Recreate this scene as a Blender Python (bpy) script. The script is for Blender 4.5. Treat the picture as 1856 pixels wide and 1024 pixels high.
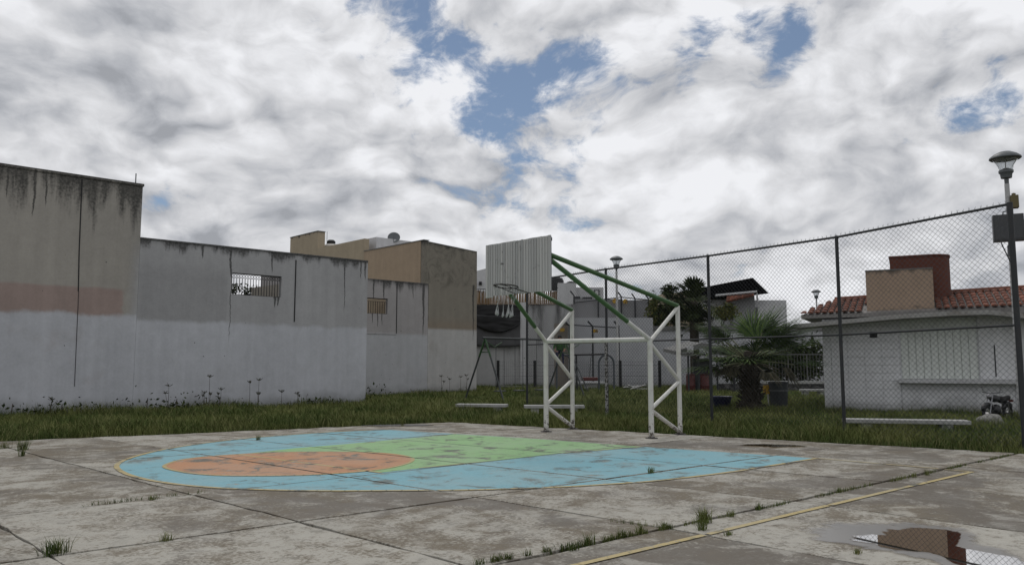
import bpy, bmesh, math, random
import numpy as np
from mathutils import Vector, Matrix, noise as mnoise
random.seed(7); rng = np.random.default_rng(7)
sc = bpy.context.scene
for o in list(bpy.data.objects): bpy.data.objects.remove(o)
COL = sc.collection
rad = math.radians

# ------------------------------------------------------------------ camera
FPX, EYE, PITCH, YAW = 1421.0, 1.55, rad(5.83), rad(46.82)
cam = bpy.data.cameras.new('camera'); camo = bpy.data.objects.new('camera', cam); COL.objects.link(camo)
cam.sensor_width = 36; cam.lens = 36 * FPX / 1856; cam.clip_start = .05; cam.clip_end = 3000
camo.location = (0, 0, EYE); camo.rotation_euler = (math.pi/2 + PITCH, 0, YAW - math.pi/2)
sc.camera = camo
sc.render.resolution_x, sc.render.resolution_y = 1024, 564

# ------------------------------------------------------------------ light
SUN_EL, SUN_AZ = rad(58), rad(62)          # azimuth measured from +X towards +Y
sun = bpy.data.lights.new('sun', 'SUN'); suno = bpy.data.objects.new('sun', sun); COL.objects.link(suno)
sun.energy = 0.9; sun.angle = rad(22); sun.color = (1, .965, .91)
sdir = Vector((math.cos(SUN_EL)*math.cos(SUN_AZ), math.cos(SUN_EL)*math.sin(SUN_AZ), math.sin(SUN_EL)))
suno.rotation_euler = sdir.to_track_quat('Z', 'Y').to_euler(); suno.location = (0, 0, 60)
sc.view_settings.view_transform = 'Standard'; sc.view_settings.look = 'None'
sc.view_settings.gamma = 1; sc.view_settings.use_curve_mapping = False
sc.view_settings.exposure = 0.0

# ------------------------------------------------------------------ survey helpers (true positions from sight lines)
cF = np.array([math.cos(YAW)*math.cos(PITCH), math.sin(YAW)*math.cos(PITCH), math.sin(PITCH)])
cR = np.array([math.sin(YAW), -math.cos(YAW), 0.]); cU = np.cross(cR, cF); cC = np.array([0, 0, EYE])
def ray(x, y): return cF + cR*(x-928)/FPX + cU*(512-y)/FPX
def gp(x, y, z=0.): d = ray(x, y); return cC + d*((z-EYE)/d[2])
def atY(x, y, Y): d = ray(x, y); return cC + d*(Y/d[1])
def atX(x, y, X): d = ray(x, y); return cC + d*(X/d[0])
def atK(x, y, k): d = ray(x, y); return cC + d*(k/(d@cF))
def atplane(x, y, A, B):
    A = np.array(A[:2]); B = np.array(B[:2]); n = np.array([-(B-A)[1], (B-A)[0]]); d = ray(x, y)
    return cC + d*((n@A)/(n@d[:2]))

# ------------------------------------------------------------------ node expression helper
class X:
    def __init__(s, nt, v): s.nt, s.v = nt, v
    def op(s, o, b=None, c=None, clamp=False):
        n = s.nt.nodes.new('ShaderNodeMath'); n.operation = o; n.use_clamp = clamp
        for i, q in enumerate((s, b, c)):
            if q is None: continue
            q = q.v if isinstance(q, X) else q
            if isinstance(q, (int, float)): n.inputs[i].default_value = q
            else: s.nt.links.new(q, n.inputs[i])
        return X(s.nt, n.outputs[0])
    def __add__(s, b): return s.op('ADD', b)
    __radd__ = __add__
    def __sub__(s, b): return s.op('SUBTRACT', b)
    def __rsub__(s, b): return (s*-1)+b
    def __mul__(s, b): return s.op('MULTIPLY', b)
    __rmul__ = __mul__
    def __truediv__(s, b): return s.op('DIVIDE', b)
    def max(s, b): return s.op('MAXIMUM', b)
    def min(s, b): return s.op('MINIMUM', b)
    def abs(s): return s.op('ABSOLUTE')
    def pw(s, b): return s.op('POWER', b)
    def cl(s): return s.op('ADD', 0., clamp=True)
    def ss(s, lo, hi):
        n = s.nt.nodes.new('ShaderNodeMapRange'); n.interpolation_type = 'SMOOTHSTEP'
        for i, q in enumerate((s, lo, hi, 0., 1.)):
            q = q.v if isinstance(q, X) else q
            if isinstance(q, (int, float)): n.inputs[i].default_value = q
            else: s.nt.links.new(q, n.inputs[i])
        return X(s.nt, n.outputs[0])
class NB:
    def __init__(s, nt): s.nt = nt
    def vec(s, x, y, z):
        n = s.nt.nodes.new('ShaderNodeCombineXYZ')
        for i, q in enumerate((x, y, z)):
            q = q.v if isinstance(q, X) else q
            if isinstance(q, (int, float)): n.inputs[i].default_value = q
            else: s.nt.links.new(q, n.inputs[i])
        return n.outputs[0]
    def sep(s, v):
        n = s.nt.nodes.new('ShaderNodeSeparateXYZ'); s.nt.links.new(v, n.inputs[0])
        return [X(s.nt, n.outputs[i]) for i in range(3)]
    def pos(s):
        return s.nt.nodes.new('ShaderNodeNewGeometry').outputs['Position']
    def noise(s, v, scale, detail=4, rough=.55, dist=0., out=0):
        n = s.nt.nodes.new('ShaderNodeTexNoise'); s.nt.links.new(v, n.inputs['Vector'])
        n.inputs['Scale'].default_value = scale; n.inputs['Detail'].default_value = detail
        n.inputs['Roughness'].default_value = rough; n.inputs['Distortion'].default_value = dist
        return X(s.nt, n.outputs[out])
    def mix(s, f, a, b):
        n = s.nt.nodes.new('ShaderNodeMix'); n.data_type = 'RGBA'
        for i, q in ((0, f), (6, a), (7, b)):
            q = q.v if isinstance(q, X) else q
            if isinstance(q, (int, float)): n.inputs[i].default_value = q
            elif isinstance(q, tuple): n.inputs[i].default_value = q if len(q) == 4 else q + (1,)
            else: s.nt.links.new(q, n.inputs[i])
        return n.outputs[2]
    def scale(s, c, f):
        n = s.nt.nodes.new('ShaderNodeVectorMath'); n.operation = 'SCALE'
        if isinstance(c, tuple): n.inputs[0].default_value = c[:3]
        else: s.nt.links.new(c, n.inputs[0])
        s.nt.links.new(f.v, n.inputs['Scale']); return n.outputs[0]
    def rnd(s): return X(s.nt, s.nt.nodes.new('ShaderNodeObjectInfo').outputs['Random'])
    def island(s): return X(s.nt, s.nt.nodes.new('ShaderNodeNewGeometry').outputs['Random Per Island'])
    def const(s, v):
        n = s.nt.nodes.new('ShaderNodeValue'); n.outputs[0].default_value = v; return X(s.nt, n.outputs[0])
def mat(name, fn=None, base=(.5, .5, .5), rough=.7, metal=0., spec=.4):
    m = bpy.data.materials.new(name); m.use_nodes = True; nt = m.node_tree
    bs = nt.nodes['Principled BSDF']; bs.inputs['Base Color'].default_value = base + (1,)
    bs.inputs['Roughness'].default_value = rough; bs.inputs['Metallic'].default_value = metal
    bs.inputs['Specular IOR Level'].default_value = spec
    if fn:
        r = fn(NB(nt))
        if 'col' in r: nt.links.new(r['col'], bs.inputs['Base Color'])
        if 'rough' in r: nt.links.new(r['rough'].v, bs.inputs['Roughness'])
        if 'trans' in r:
            pass
        if 'bump' in r:
            b = nt.nodes.new('ShaderNodeBump'); b.inputs['Strength'].default_value = r.get('bs', .4)
            b.inputs['Distance'].default_value = r.get('bd', .01)
            nt.links.new(r['bump'].v, b.inputs['Height']); nt.links.new(b.outputs[0], bs.inputs['Normal'])
    return m
def weathered(name, base, rough=.6, amt=.35, dirt=(.06, .055, .045), scale=3., metal=0., thr=.56):
    def fn(b):
        p = b.pos(); n = b.noise(p, scale, 6, .6); n2 = b.noise(p, scale*9, 4, .6)
        f = (n*.7 + n2*.3).ss(thr-.08, thr+.16)*amt
        c = b.mix(f, base, dirt); v = n2.ss(.25, .75)*.22 + .89
        return dict(col=b.scale(c, v), rough=n*.25 + (rough-.12), bump=n2, bs=.15, bd=.004)
    return mat(name, fn, rough=rough, metal=metal)

# ------------------------------------------------------------------ world: Nishita sky behind broken cloud
w = bpy.data.worlds.new('World'); sc.world = w; w.use_nodes = True
wn = w.node_tree; wn.nodes.clear(); B = NB(wn)
out = wn.nodes.new('ShaderNodeOutputWorld'); bg = wn.nodes.new('ShaderNodeBackground'); bg.inputs[1].default_value = .1
wn.links.new(bg.outputs[0], out.inputs[0])
sky = wn.nodes.new('ShaderNodeTexSky'); sky.sky_type = 'NISHITA'; sky.sun_disc = False
sky.sun_elevation = SUN_EL; sky.sun_rotation = math.pi/2 - SUN_AZ; sky.air_density = 1.0; sky.dust_density = .6; sky.altitude = 1500
tc = wn.nodes.new('ShaderNodeTexCoord'); D = tc.outputs['Generated']
dx, dy, dz = B.sep(D); zz = dz.max(0.) + .30
P = B.vec(dx*1.15, dy*1.15, dz*1.9)
def lobe(x, y, size):                       # soft patch of sky about this direction, size in degrees
    d = Vector(ray(x, y)).normalized()
    n = wn.nodes.new('ShaderNodeVectorMath'); n.operation = 'DOT_PRODUCT'
    wn.links.new(D, n.inputs[0]); n.inputs[1].default_value = d
    k = 1/(1-math.cos(rad(size)))
    return ((X(wn, n.outputs['Value'])-1.)*k).op('EXPONENT')
def lobes(L):
    r = None
    for g in L:
        t = lobe(*g[:3])*g[3]; r = t if r is None else r + t
    return r
gap = lobes([(880,192,3.0,.85),(945,145,2.2,.55),(1040,112,2.4,.5),(765,25,2.2,.8),(800,85,1.6,.5),(1190,122,1.8,.7),(1290,62,2.4,.7),(1240,95,1.7,.5),(1350,25,2.2,.55),(995,128,2.2,.6),(1110,104,2.0,.55),
     (1395,125,1.9,.9),(1440,75,1.6,.65),(1470,18,2.0,.65),(330,347,1.5,.75),(280,345,1.2,.65),(385,345,1.1,.65),(300,362,1.,.4),(1790,200,1.7,.8),(1735,215,1.2,.6),(1845,185,1.3,.6),(1335,486,1.5,.9),(420,25,1.8,.4)])
shade = lobes([(220,160,7,1.),(30,230,5,.5),(430,250,6,1.),(570,320,4,.6),(745,385,2.6,1.1),(690,40,4,.3),(1500,430,6,.7),(1780,430,6,.7),(1030,50,3,.3),(900,370,4,.4),(300,30,4,.3)])
light = lobes([(740,130,4.5,1.),(500,110,4,.8),(340,392,2.6,1.),(470,380,4,.5),(1080,230,6,.7),(70,270,3,.5),(1300,170,6,.5),(60,60,5,.4),(1650,130,7,.3)])
wv = B.noise(P, 2.4, 4, .55, 0., 1)            # billow warp
def vma(a_, k, b_):
    n = wn.nodes.new('ShaderNodeVectorMath'); n.operation = 'MULTIPLY_ADD'
    wn.links.new(a_, n.inputs[0]); n.inputs[1].default_value = (k, k, k)
    if isinstance(b_, tuple): n.inputs[2].default_value = b_
    else: wn.links.new(b_, n.inputs[2])
    return n.outputs[0]
PW = vma(wv.v, .24, P)
def puffs(v):                                  # rounded billows over fractal haze
    n = wn.nodes.new('ShaderNodeTexVoronoi'); n.feature = 'F1'; wn.links.new(v, n.inputs['Vector'])
    n.inputs['Scale'].default_value = 5.2; n.inputs['Detail'].default_value = 2.; n.inputs['Roughness'].default_value = .52
    n.inputs['Lacunarity'].default_value = 2.2
    return X(wn, n.outputs['Distance'])*-1. + 1., B.noise(v, 3.0, 9, .54)
pu, fb = puffs(PW)
tosun = (.030*math.cos(SUN_AZ), .030*math.sin(SUN_AZ), .05)
pu2, fb2 = puffs(vma(PW, 1., tosun))
fine = B.noise(PW, 17., 8, .62)
fine2 = B.noise(vma(PW, 1., (.008*math.cos(SUN_AZ), .008*math.sin(SUN_AZ), .014)), 17., 8, .62)
soft = B.noise(P, 2.0, 4, .5)
dd = (fb-.5)*1.25 + (pu-.62)*.30 + (fine-.5)*1.0 + .5
cover = (dd + .475 - gap*.37).ss(.34, .62)
relief = (fb - fb2)*1.15 + (pu - pu2)*.55 + (fine-.5)*.20 + (fine-fine2)*.28 + (pu-.62)*.10
val = ((soft-.5)*-.45 - shade*.08 + light*.10 + relief + .815).max(.42).min(1.0)
ccol = B.mix(val.ss(.40, .80), (.93, .968, 1.05), (.985, .995, 1.03))
ccol = B.scale(ccol, val*8.8)
bluec = B.mix(.35, B.scale(sky.outputs[0], B.const(.75)), (2.4, 3.1, 4.1))
wn.links.new(B.mix(cover, bluec, ccol), bg.inputs[0])

# ------------------------------------------------------------------ mesh builder
LOC = {}
class MB:
    def __init__(s, tf=None): s.v, s.f, s.mi, s.tf = [], [], [], tf
    def add(s, vs, fs, mi=0):
        o = len(s.v); s.v += [tuple(q) for q in vs]; s.f += [tuple(i+o for i in f) for f in fs]; s.mi += [mi]*len(fs); return s
    def box(s, x0, x1, y0, y1, z0, z1, mi=0):
        vs = [(x, y, z) for z in (z0, z1) for y in (y0, y1) for x in (x0, x1)]
        return s.add(vs, [(0,2,3,1),(4,5,7,6),(0,1,5,4),(2,6,7,3),(0,4,6,2),(1,3,7,5)], mi)
    def prism(s, poly, z0, z1):
        n = len(poly); a = sum(poly[i][0]*poly[(i+1)%n][1]-poly[(i+1)%n][0]*poly[i][1] for i in range(n))
        if a < 0: poly = poly[::-1]
        vs = [(p[0], p[1], z0) for p in poly] + [(p[0], p[1], z1) for p in poly]
        return s.add(vs, [tuple(range(n))[::-1], tuple(range(n, 2*n))] + [(i, (i+1)%n, (i+1)%n+n, i+n) for i in range(n)])
    def tube(s, pts, r, n=8, cap=True, mi=0):
        pts = [Vector(p) for p in pts]; rs = r if isinstance(r, (list, tuple)) else [r]*len(pts)
        vs = []; fs = []; up = None
        for i, p in enumerate(pts):
            t = (pts[min(i+1, len(pts)-1)] - pts[max(i-1, 0)]).normalized()
            if up is None: up = Vector((0,0,1)) if abs(t.z) < .9 else Vector((1,0,0))
            a = t.cross(up).normalized(); b = a.cross(t); up = b
            for k in range(n):
                q = 2*math.pi*k/n; vs.append(p + (a*math.cos(q) + b*math.sin(q))*rs[i])
        for i in range(len(pts)-1):
            for k in range(n): fs.append((i*n+k, (i+1)*n+k, (i+1)*n+(k+1)%n, i*n+(k+1)%n))
        if cap: fs += [tuple(range(n)), tuple(range((len(pts)-1)*n, len(pts)*n))[::-1]]
        return s.add(vs, fs, mi)
    def lathe(s, prof, c, n=20, mi=0):
        vs = [(c[0]+r*math.cos(2*math.pi*k/n), c[1]+r*math.sin(2*math.pi*k/n), c[2]+z) for r, z in prof for k in range(n)]
        fs = [(i*n+k, i*n+(k+1)%n, (i+1)*n+(k+1)%n, (i+1)*n+k) for i in range(len(prof)-1) for k in range(n)]
        return s.add(vs, fs, mi)
    def build(s, name, m, parent=None, smooth=False, bevel=0., kind=None):
        vs = np.array([s.tf(q) for q in s.v] if s.tf else s.v, float)
        if parent is None: loc = np.array([(vs[:,0].min()+vs[:,0].max())/2, (vs[:,1].min()+vs[:,1].max())/2, vs[:,2].min()])
        else: loc = LOC[parent.name]
        me = bpy.data.meshes.new(name); me.from_pydata((vs-loc).tolist(), [], s.f)
        for q in (m if isinstance(m, (list, tuple)) else [m]): me.materials.append(q)
        if any(s.mi): me.polygons.foreach_set('material_index', s.mi)
        bm = bmesh.new(); bm.from_mesh(me); bmesh.ops.recalc_face_normals(bm, faces=bm.faces); bm.to_mesh(me); bm.free()
        if smooth:
            me.polygons.foreach_set('use_smooth', [True]*len(me.polygons))
            if smooth != 'all': me.set_sharp_from_angle(angle=rad(40))
        o = bpy.data.objects.new(name, me); COL.objects.link(o)
        if parent is None: o.location = loc; LOC[o.name] = loc
        else: o.parent = parent; LOC[o.name] = loc
        if bevel:
            bv = o.modifiers.new('bevel', 'BEVEL'); bv.width = bevel; bv.segments = 2; bv.limit_method = 'ANGLE'
        if kind: o['kind'] = kind
        return o
def thing(name, loc, label, cat, group=None):
    o = bpy.data.objects.new(name, None); COL.objects.link(o); o.location = [float(q) for q in loc]; LOC[o.name] = np.array(loc, float)
    o.empty_display_size = .2
    return tag(o, label, cat, group)
def tag(o, label, cat, group=None):
    o['label'] = label; o['category'] = cat
    if group: o['group'] = group
    return o
def frame(o, u, v):                       # local (u, v, z) -> world
    o, u, v = np.array(o, float), np.array(u, float), np.array(v, float)
    return lambda q: tuple(o[:2] + u[:2]*q[0] + v[:2]*q[1]) + (q[2] + (o[2] if len(o) > 2 else 0),)

# ------------------------------------------------------------------ materials
def f_concrete(tone=1.):
    def fn(b):
        p = b.pos(); at_ = b.nt.nodes.new('ShaderNodeAttribute'); at_.attribute_type = 'OBJECT'; at_.attribute_name = 'tone'; r = X(b.nt, at_.outputs['Fac'])
        n0 = b.noise(p, .28, 3, .5); n1 = b.noise(p, .8, 6, .62, .4); n2 = b.noise(p, 2.6, 8, .66, .5); n3 = b.noise(p, 26., 5, .66); n4 = b.noise(p, 95., 2, .5)
        st = (n0*.22 + n1*.36 + n2*.42 + r*.075 + (n3-.5)*.34).ss(.43, .565)
        c = b.mix(st, (.400, .382, .335), (.135, .114, .083))
        damp = (b.noise(p, .62, 9, .68, .7)*.74 + n3*.26 + r*.085).ss(.49, .57)
        c = b.mix(damp*.76, c, (.082, .066, .046))
        pale = (b.noise(p, 1.9, 9, .70, .5)*.75 + n3*.25).ss(.515, .60)
        c = b.mix(pale*.55, c, (.41, .395, .35))
        grit = b.noise(p, 6.5, 10, .80).ss(.505, .60)
        c = b.mix(grit*.50, c, (.085, .074, .055))
        pits = b.noise(p, 55., 3, .6).ss(.62, .72)
        c = b.mix(pits*.5, c, (.06, .055, .045))
        return dict(col=b.scale(c, n3*.75 + n4*.34 + (n2-.5)*.75 + (n1-.5)*.6 + .46), rough=damp*-.30 + .86 + (n3-.5)*.2, bump=n3*.7 + n4*.4 + n2*.5, bs=.35, bd=.006)
    return fn
CONC = mat('court_concrete', f_concrete())
def f_paint(col, wear=.5):
    def fn(b):
        p = b.pos(); n2 = b.noise(p, 1.1, 8, .64, .7); n3 = b.noise(p, 26., 5, .68); n4 = b.noise(p, 4.5, 9, .74, .4); n5 = b.noise(p, 2.2, 9, .70, .9)
        smud = (n5*.8 + n3*.2 + (n2-.5)*.5).ss(.515, .64)
        c = b.mix(smud*(wear*1.35), col, (.075, .080, .066))
        chip = (n4*.7 + n3*.3 + (n2-.5)*.25).ss(.57, .62)
        c = b.mix(chip*(wear*1.5), c, (.25, .235, .20))
        fade = b.noise(p, .7, 5, .6).ss(.35, .7)
        c = b.mix(fade*.25, c, (.34, .35, .32))
        return dict(col=b.scale(c, n3*.5 + .75), rough=n2*.3 + .55, bump=n3, bs=.3, bd=.004)
    return fn
BLUE = mat('blue_paint', f_paint((.165, .365, .425), .6))
GREEN = mat('green_paint', f_paint((.225, .405, .175), .68))
ORANGE = mat('orange_paint', f_paint((.42, .205, .098), .7))
YELLOW = mat('yellow_paint', f_paint((.42, .335, .15), .85))
def f_soil(b):
    p = b.pos(); n = b.noise(p, 1.5, 6, .6); n2 = b.noise(p, 18, 4, .6)
    return dict(col=b.scale(b.mix(n.ss(.35, .65), (.035, .045, .016), (.06, .055, .03)), n2*.8 + .6), bump=n2, bs=.6, bd=.03)
SOIL = mat('ground_soil', f_soil, rough=.95)
def f_grass(b):
    r = b.island(); p = b.pos(); n = b.noise(p, .5, 4, .6)
    c = b.mix(n.ss(.35, .68), (.060, .092, .024), (.158, .175, .058))
    c = b.mix((r + (b.noise(p, .9, 5, .6)-.5)*.9).ss(.74, 1.)*.8, c, (.20, .185, .09))
    return dict(col=b.scale(c, r*.7 + .6))
GRASS = mat('grass_blades', f_grass, rough=.75, spec=.06)
LEAFD = mat('dark_leaf', lambda b: dict(col=b.scale(b.mix(b.island(), (.018, .030, .012), (.05, .065, .022)), b.island()*.4+.8)), rough=.7, spec=.08)
LEAFY = mat('olive_leaf', lambda b: dict(col=b.mix(b.island(), (.045, .062, .018), (.12, .115, .035))), rough=.7, spec=.08)
TWIG = mat('twig', base=(.06, .048, .035), rough=.9)
UMBEL = mat('weed_flower', base=(.06, .06, .035), rough=.9)
def f_palm(b):
    r = b.island(); n = b.noise(b.pos(), 3., 3, .5)
    return dict(col=b.mix(r.ss(.1, .95), (.028, .058, .014), (.095, .150, .036)))
PALM = mat('palm_leaf', f_palm, rough=.6, spec=.12)
PALMDRY = mat('palm_dry_leaf', lambda b: dict(col=b.mix(b.island(), (.05, .048, .03), (.15, .135, .085))), rough=.8)
PALMSTEM = mat('palm_stalk', base=(.16, .17, .09), rough=.6)
BARK = weathered('palm_bark', (.050, .042, .032), .95, .6, (.02, .018, .014), 9.)

def wallmat(name, zones, ztop, streak=1., runs=(), axis=0, slope=0., base_dirt=.6, rough=.85, spots=True):
    """plaster: zones = [(expr(b,x,z,n) -> mask, colour)], mildew running down from the top edge, extra runs (x, length, width)"""
    def fn(b):
        p = b.pos(); s = b.sep(p); x = s[axis]; z = s[2]
        nz = b.noise(p, 1.1, 5, .6); nf = b.noise(p, 14., 5, .6); nm = b.noise(p, .45, 4, .55)
        c = zones[0][1]
        for m, col in zones[1:]: c = b.mix(m(b, x, z, nz), c, col)
        if isinstance(c, tuple): c = b.mix(0., c, c)
        # soft rain streaks and blotches
        sv = b.vec(x*3.2, 0., z*.16); s1 = b.noise(sv, 1., 6, .6)
        c = b.scale(c, (s1-.5)*.34 + (nm-.5)*.30 + (nf-.5)*.22 + (b.noise(p, 2.7, 7, .65, .6)-.5)*.30 + 1.)
        # mildew from the coping
        sv2 = b.vec(x*2.1, 3.1, z*.22); s2 = b.noise(sv2, 1., 7, .62)
        zt = ztop if not callable(ztop) else ztop(b, x)
        dep = (z*-1.) + zt
        mk = (s2*1.75 - dep*(.55/streak) - .50 + (nf-.5)*.35).ss(.0, .42)
        mk = mk.max((dep*-1. + .10 + (nz-.5)*.16).ss(0., .10))
        for (x0, ln, wd, zt0) in runs:
            t = (z*-1. + zt0)/ln                              # 0 at top .. 1 at the end
            wob = (b.noise(b.vec(0., x0, z*1.1), 1., 5, .65)-.5)*.20 + (nf-.5)*.05
            dist = (x - x0 + wob).abs()
            width = (1.-t).max(0.)*wd*.8 + .010
            mk = mk.max((dist/width*-1. + 1.).ss(0., .7)*t.ss(-.02, .0)*(1.-t).ss(0., .25))
        c = b.mix(mk*(nf.ss(.25, .7)*.25 + .66), c, (.030, .030, .028))
        # splash dirt at the foot
        ft = (z*-1. + .55 + (nz-.5)*.9 + (nf-.5)*.4).ss(0., .5)*base_dirt
        c = b.mix(ft*.75, c, (.085, .088, .07))
        if spots:
            sp = b.noise(p, 7., 2, .4).ss(.765, .78)
            c = b.mix(sp*.7, c, (.05, .05, .045))
        return dict(col=c, rough=b.const(rough), bump=nf*.6 + nz*.4, bs=.35, bd=.012)
    return mat(name, fn)
GREYW, LILAC, BEIGE, PINK = (.365, .364, .368), (.470, .480, .508), (.345, .324, .290), (.325, .252, .225)
def z_low(h, amp=.35): return lambda b, x, z, n: (z*-1. + h + (n-.5)*amp + (b.noise(b.pos(), 9., 5, .7)-.5)*.10).ss(-.06, .12)*(n.ss(.2, .5)*.3 + .7)
W_LEFT = wallmat('house_plaster_tall', [(None, BEIGE),
    (lambda b, x, z, n: (x - 7.75 + (n-.5)*.5).ss(0., .9), (.29, .277, .255)),
    (lambda b, x, z, n: (x - 7.95 + (n-.5)*.5).ss(0., .5)*(z*-1.+5.6).ss(0., 1.), GREYW),
    (lambda b, x, z, n: (z*-1. + 3.90 + (n-.5)*.15).ss(0., .12)*(x*-1. + 7.95 + (n-.5)*.4).ss(0., .12), PINK),
    (z_low(3.05), LILAC)], 7.27, 1.7, runs=[(5.3,1.5,.09,7.2),(5.6,1.1,.07,7.2),(4.6,1.0,.08,7.2)])
W_MID = wallmat('boundary_plaster_grey', [(None, GREYW),
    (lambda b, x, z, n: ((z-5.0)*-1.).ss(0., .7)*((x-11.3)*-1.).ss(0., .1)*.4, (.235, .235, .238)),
    (z_low(2.92), LILAC)], 5.52, .42,
    runs=[(11.33,1.1,.085,5.5),(11.36,3.0,.03,5.0),(12.87,.85,.08,5.5),(15.85,.9,.075,5.5),(16.55,.75,.06,5.5),(16.75,.8,.09,5.5),(10.35,.5,.1,5.5),(13.0,.42,.10,3.9),(13.12,.36,.09,3.9),(15.85,1.6,.03,5.0)])
W_FAR = wallmat('boundary_plaster_back', [(None, (.33, .315, .31)), (z_low(2.95, .1), (.41, .415, .425))], 5.5, .62,
    runs=[(20.55,1.2,.09,5.5),(21.15,1.3,.11,5.5),(22.85,.9,.06,5.5),(23.5,2.9,.16,5.5),(20.5,.5,.05,3.85),(20.8,.7,.05,3.85),(21.05,.6,.05,3.85)])
W_BEIGE = wallmat('house_side_render', [(None, (.225, .205, .168)),
    (lambda b, x, z, n: (b.noise(b.pos(), 1.7, 8, .7, 1.).ss(.45, .65))*(z - 4.9).ss(0., .8)*.8, (.130, .120, .098)),
    (lambda b, x, z, n: (z*-1.+4.0+(n-.5)*.5).ss(0., .7)*.5, (.24, .185, .135)),
    (z_low(3.27, .02), (.415, .408, .395))], lambda b, x: x*-.062 + 9.11, .35, runs=[(23.75,3.0,.10,5.4),(26.75,3.2,.12,5.6)])
W_TAN = wallmat('house_front_tan', [(None, (.345, .265, .185))], 30., .2, axis=1, base_dirt=0.)
W_TAN2 = wallmat('house_back_tan', [(None, (.36, .30, .215))], 9.5, .25, axis=1, base_dirt=0.)
W_WHITE = wallmat('white_render', [(None, (.50, .50, .505))], 30., .2, base_dirt=.3)
W_BACK = wallmat('park_wall_render', [(None, (.40, .40, .40))], 6.3, 4.2, runs=[], base_dirt=.4)
W_BACKL = wallmat('park_wall_low_render', [(None, (.42, .425, .44))], 30., .5, base_dirt=.4)
W_KIOSK = wallmat('kiosk_white_block', [(None, (.68, .685, .695))], 30., .3, axis=1, base_dirt=.7)
W_GREYB = wallmat('grey_block_wall', [(None, (.25, .25, .255))], 30., .3, base_dirt=.3)
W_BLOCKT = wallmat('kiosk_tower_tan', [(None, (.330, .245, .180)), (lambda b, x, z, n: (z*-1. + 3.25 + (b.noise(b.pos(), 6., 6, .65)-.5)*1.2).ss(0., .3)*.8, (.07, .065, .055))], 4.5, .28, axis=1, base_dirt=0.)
W_RED = wallmat('water_tower_red', [(None, (.105, .036, .024))], 30., .3, axis=1, base_dirt=0.)
W_STONE = mat('dark_stone', lambda b: dict(col=b.mix(b.noise(b.pos(), 5., 5, .6).ss(.35, .7), (.03, .03, .03), (.12, .115, .11)), bump=b.noise(b.pos(), 6., 5, .6), bs=1., bd=.08), rough=.95)
def f_post(b):
    p = b.pos(); z = b.sep(p)[2]; n = b.noise(p, 5., 6, .6); n2 = b.noise(p, 34., 5, .65); n3 = b.noise(p, 13., 6, .68)
    chip = (n3*.75 + n2*.25 + z.ss(.9, .0)*.11 - .02).ss(.605, .625)
    c = b.mix(n.ss(.45, .75)*.45, (.60, .60, .565), (.36, .33, .27))
    c = b.mix(chip*.9, c, (.055, .042, .034)); c = b.mix(z.ss(.16, .0)*n2.ss(.3, .6)*.8, c, (.10, .075, .05))
    return dict(col=b.scale(c, n2*.3 + .85), rough=n*.25 + .32, bump=n2 + chip*-1., bs=.25, bd=.004)
WHITEP = mat('white_post_paint', f_post)
GREENP = weathered('green_arm_paint', (.052, .118, .042), .5, .5, (.03, .05, .025), 5.)
BOARDM = mat('board_white_paint', lambda b: (lambda p, r: dict(col=b.scale(b.mix((b.noise(p, 7., 7, .68, .6)*.75 + b.noise(p, 1.3, 3, .5)*.35).ss(.635, .70)*.8, b.mix(r, (.36, .365, .36), (.44, .44, .425)), (.055, .05, .045)), (r-.5)*.14 + .97 + (b.noise(b.vec(b.sep(p)[0]*9., b.sep(p)[1]*9., b.sep(p)[2]*.8), 1., 4, .6)-.5)*.25), rough=b.const(.6)))(b.pos(), b.rnd()))
DARKMET = weathered('dark_fence_steel', (.024, .027, .030), .55, .5, (.06, .05, .042), 8.)
RUSTP = mat('peeling_post', lambda b: dict(col=b.mix(b.noise(b.pos(), 16., 5, .7).ss(.46, .54), (.30, .30, .29), (.03, .026, .024))), rough=.7)
WIRE = mat('chain_link_wire', base=(.085, .09, .095), rough=.5, metal=.6)
BLACK = mat('black_iron', base=(.010, .010, .011), rough=.6)
BLACKR = mat('black_roof_sheet', base=(.006, .006, .007), rough=.9, spec=.05)
RIM = mat('rim_rusty_iron', base=(.035, .03, .028), rough=.7)
NETM = mat('net_cord', base=(.33, .335, .33), rough=.9)
STEELG = weathered('grey_cabinet', (.055, .058, .062), .5, .3, (.10, .09, .08), 4.)
LAMPG = weathered('lamp_grey_metal', (.105, .115, .12), .45, .3, (.05, .05, .05), 5.)
LAMPPOLE = weathered('lamp_pole_paint', (.42, .42, .42), .5, .6, (.18, .17, .16), 6.)
GLASS = mat('lamp_glass', base=(.85, .87, .88), rough=.12); GLASS.node_tree.nodes['Principled BSDF'].inputs['Transmission Weight'].default_value = .92
OCHRE = weathered('ochre_box', (.13, .105, .045), .6, .4)
TILE = mat('clay_tile', lambda b: dict(col=b.scale(b.mix(b.noise(b.pos(), 4., 5, .6).ss(.45, .75), (.180, .064, .038), (.075, .042, .03)), b.rnd()*.7 + .6)), rough=.85)
CANE = mat('cane_screen', lambda b: dict(col=b.mix(b.island(), (.145, .085, .038), (.26, .17, .085))), rough=.85)
TARP = mat('black_tarp', base=(.012, .012, .013), rough=.55)
TARPG = mat('grey_canvas', base=(.085, .085, .088), rough=.8)
CONC2 = weathered('bench_concrete', (.36, .36, .35), .85, .5, (.12, .12, .10), 4.)
CONCD = weathered('parapet_concrete', (.16, .16, .155), .9, .5, (.06, .06, .055), 3.)
SWINGG = weathered('swing_green_paint', (.030, .075, .028), .5, .4, (.05, .04, .03), 9.)
SWINGD = weathered('swing_steel', (.050, .055, .056), .5, .4, (.03, .025, .02), 9.)
ARCHM = weathered('arch_steel', (.075, .085, .095), .45, .4, (.03, .03, .03), 9.)
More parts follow.
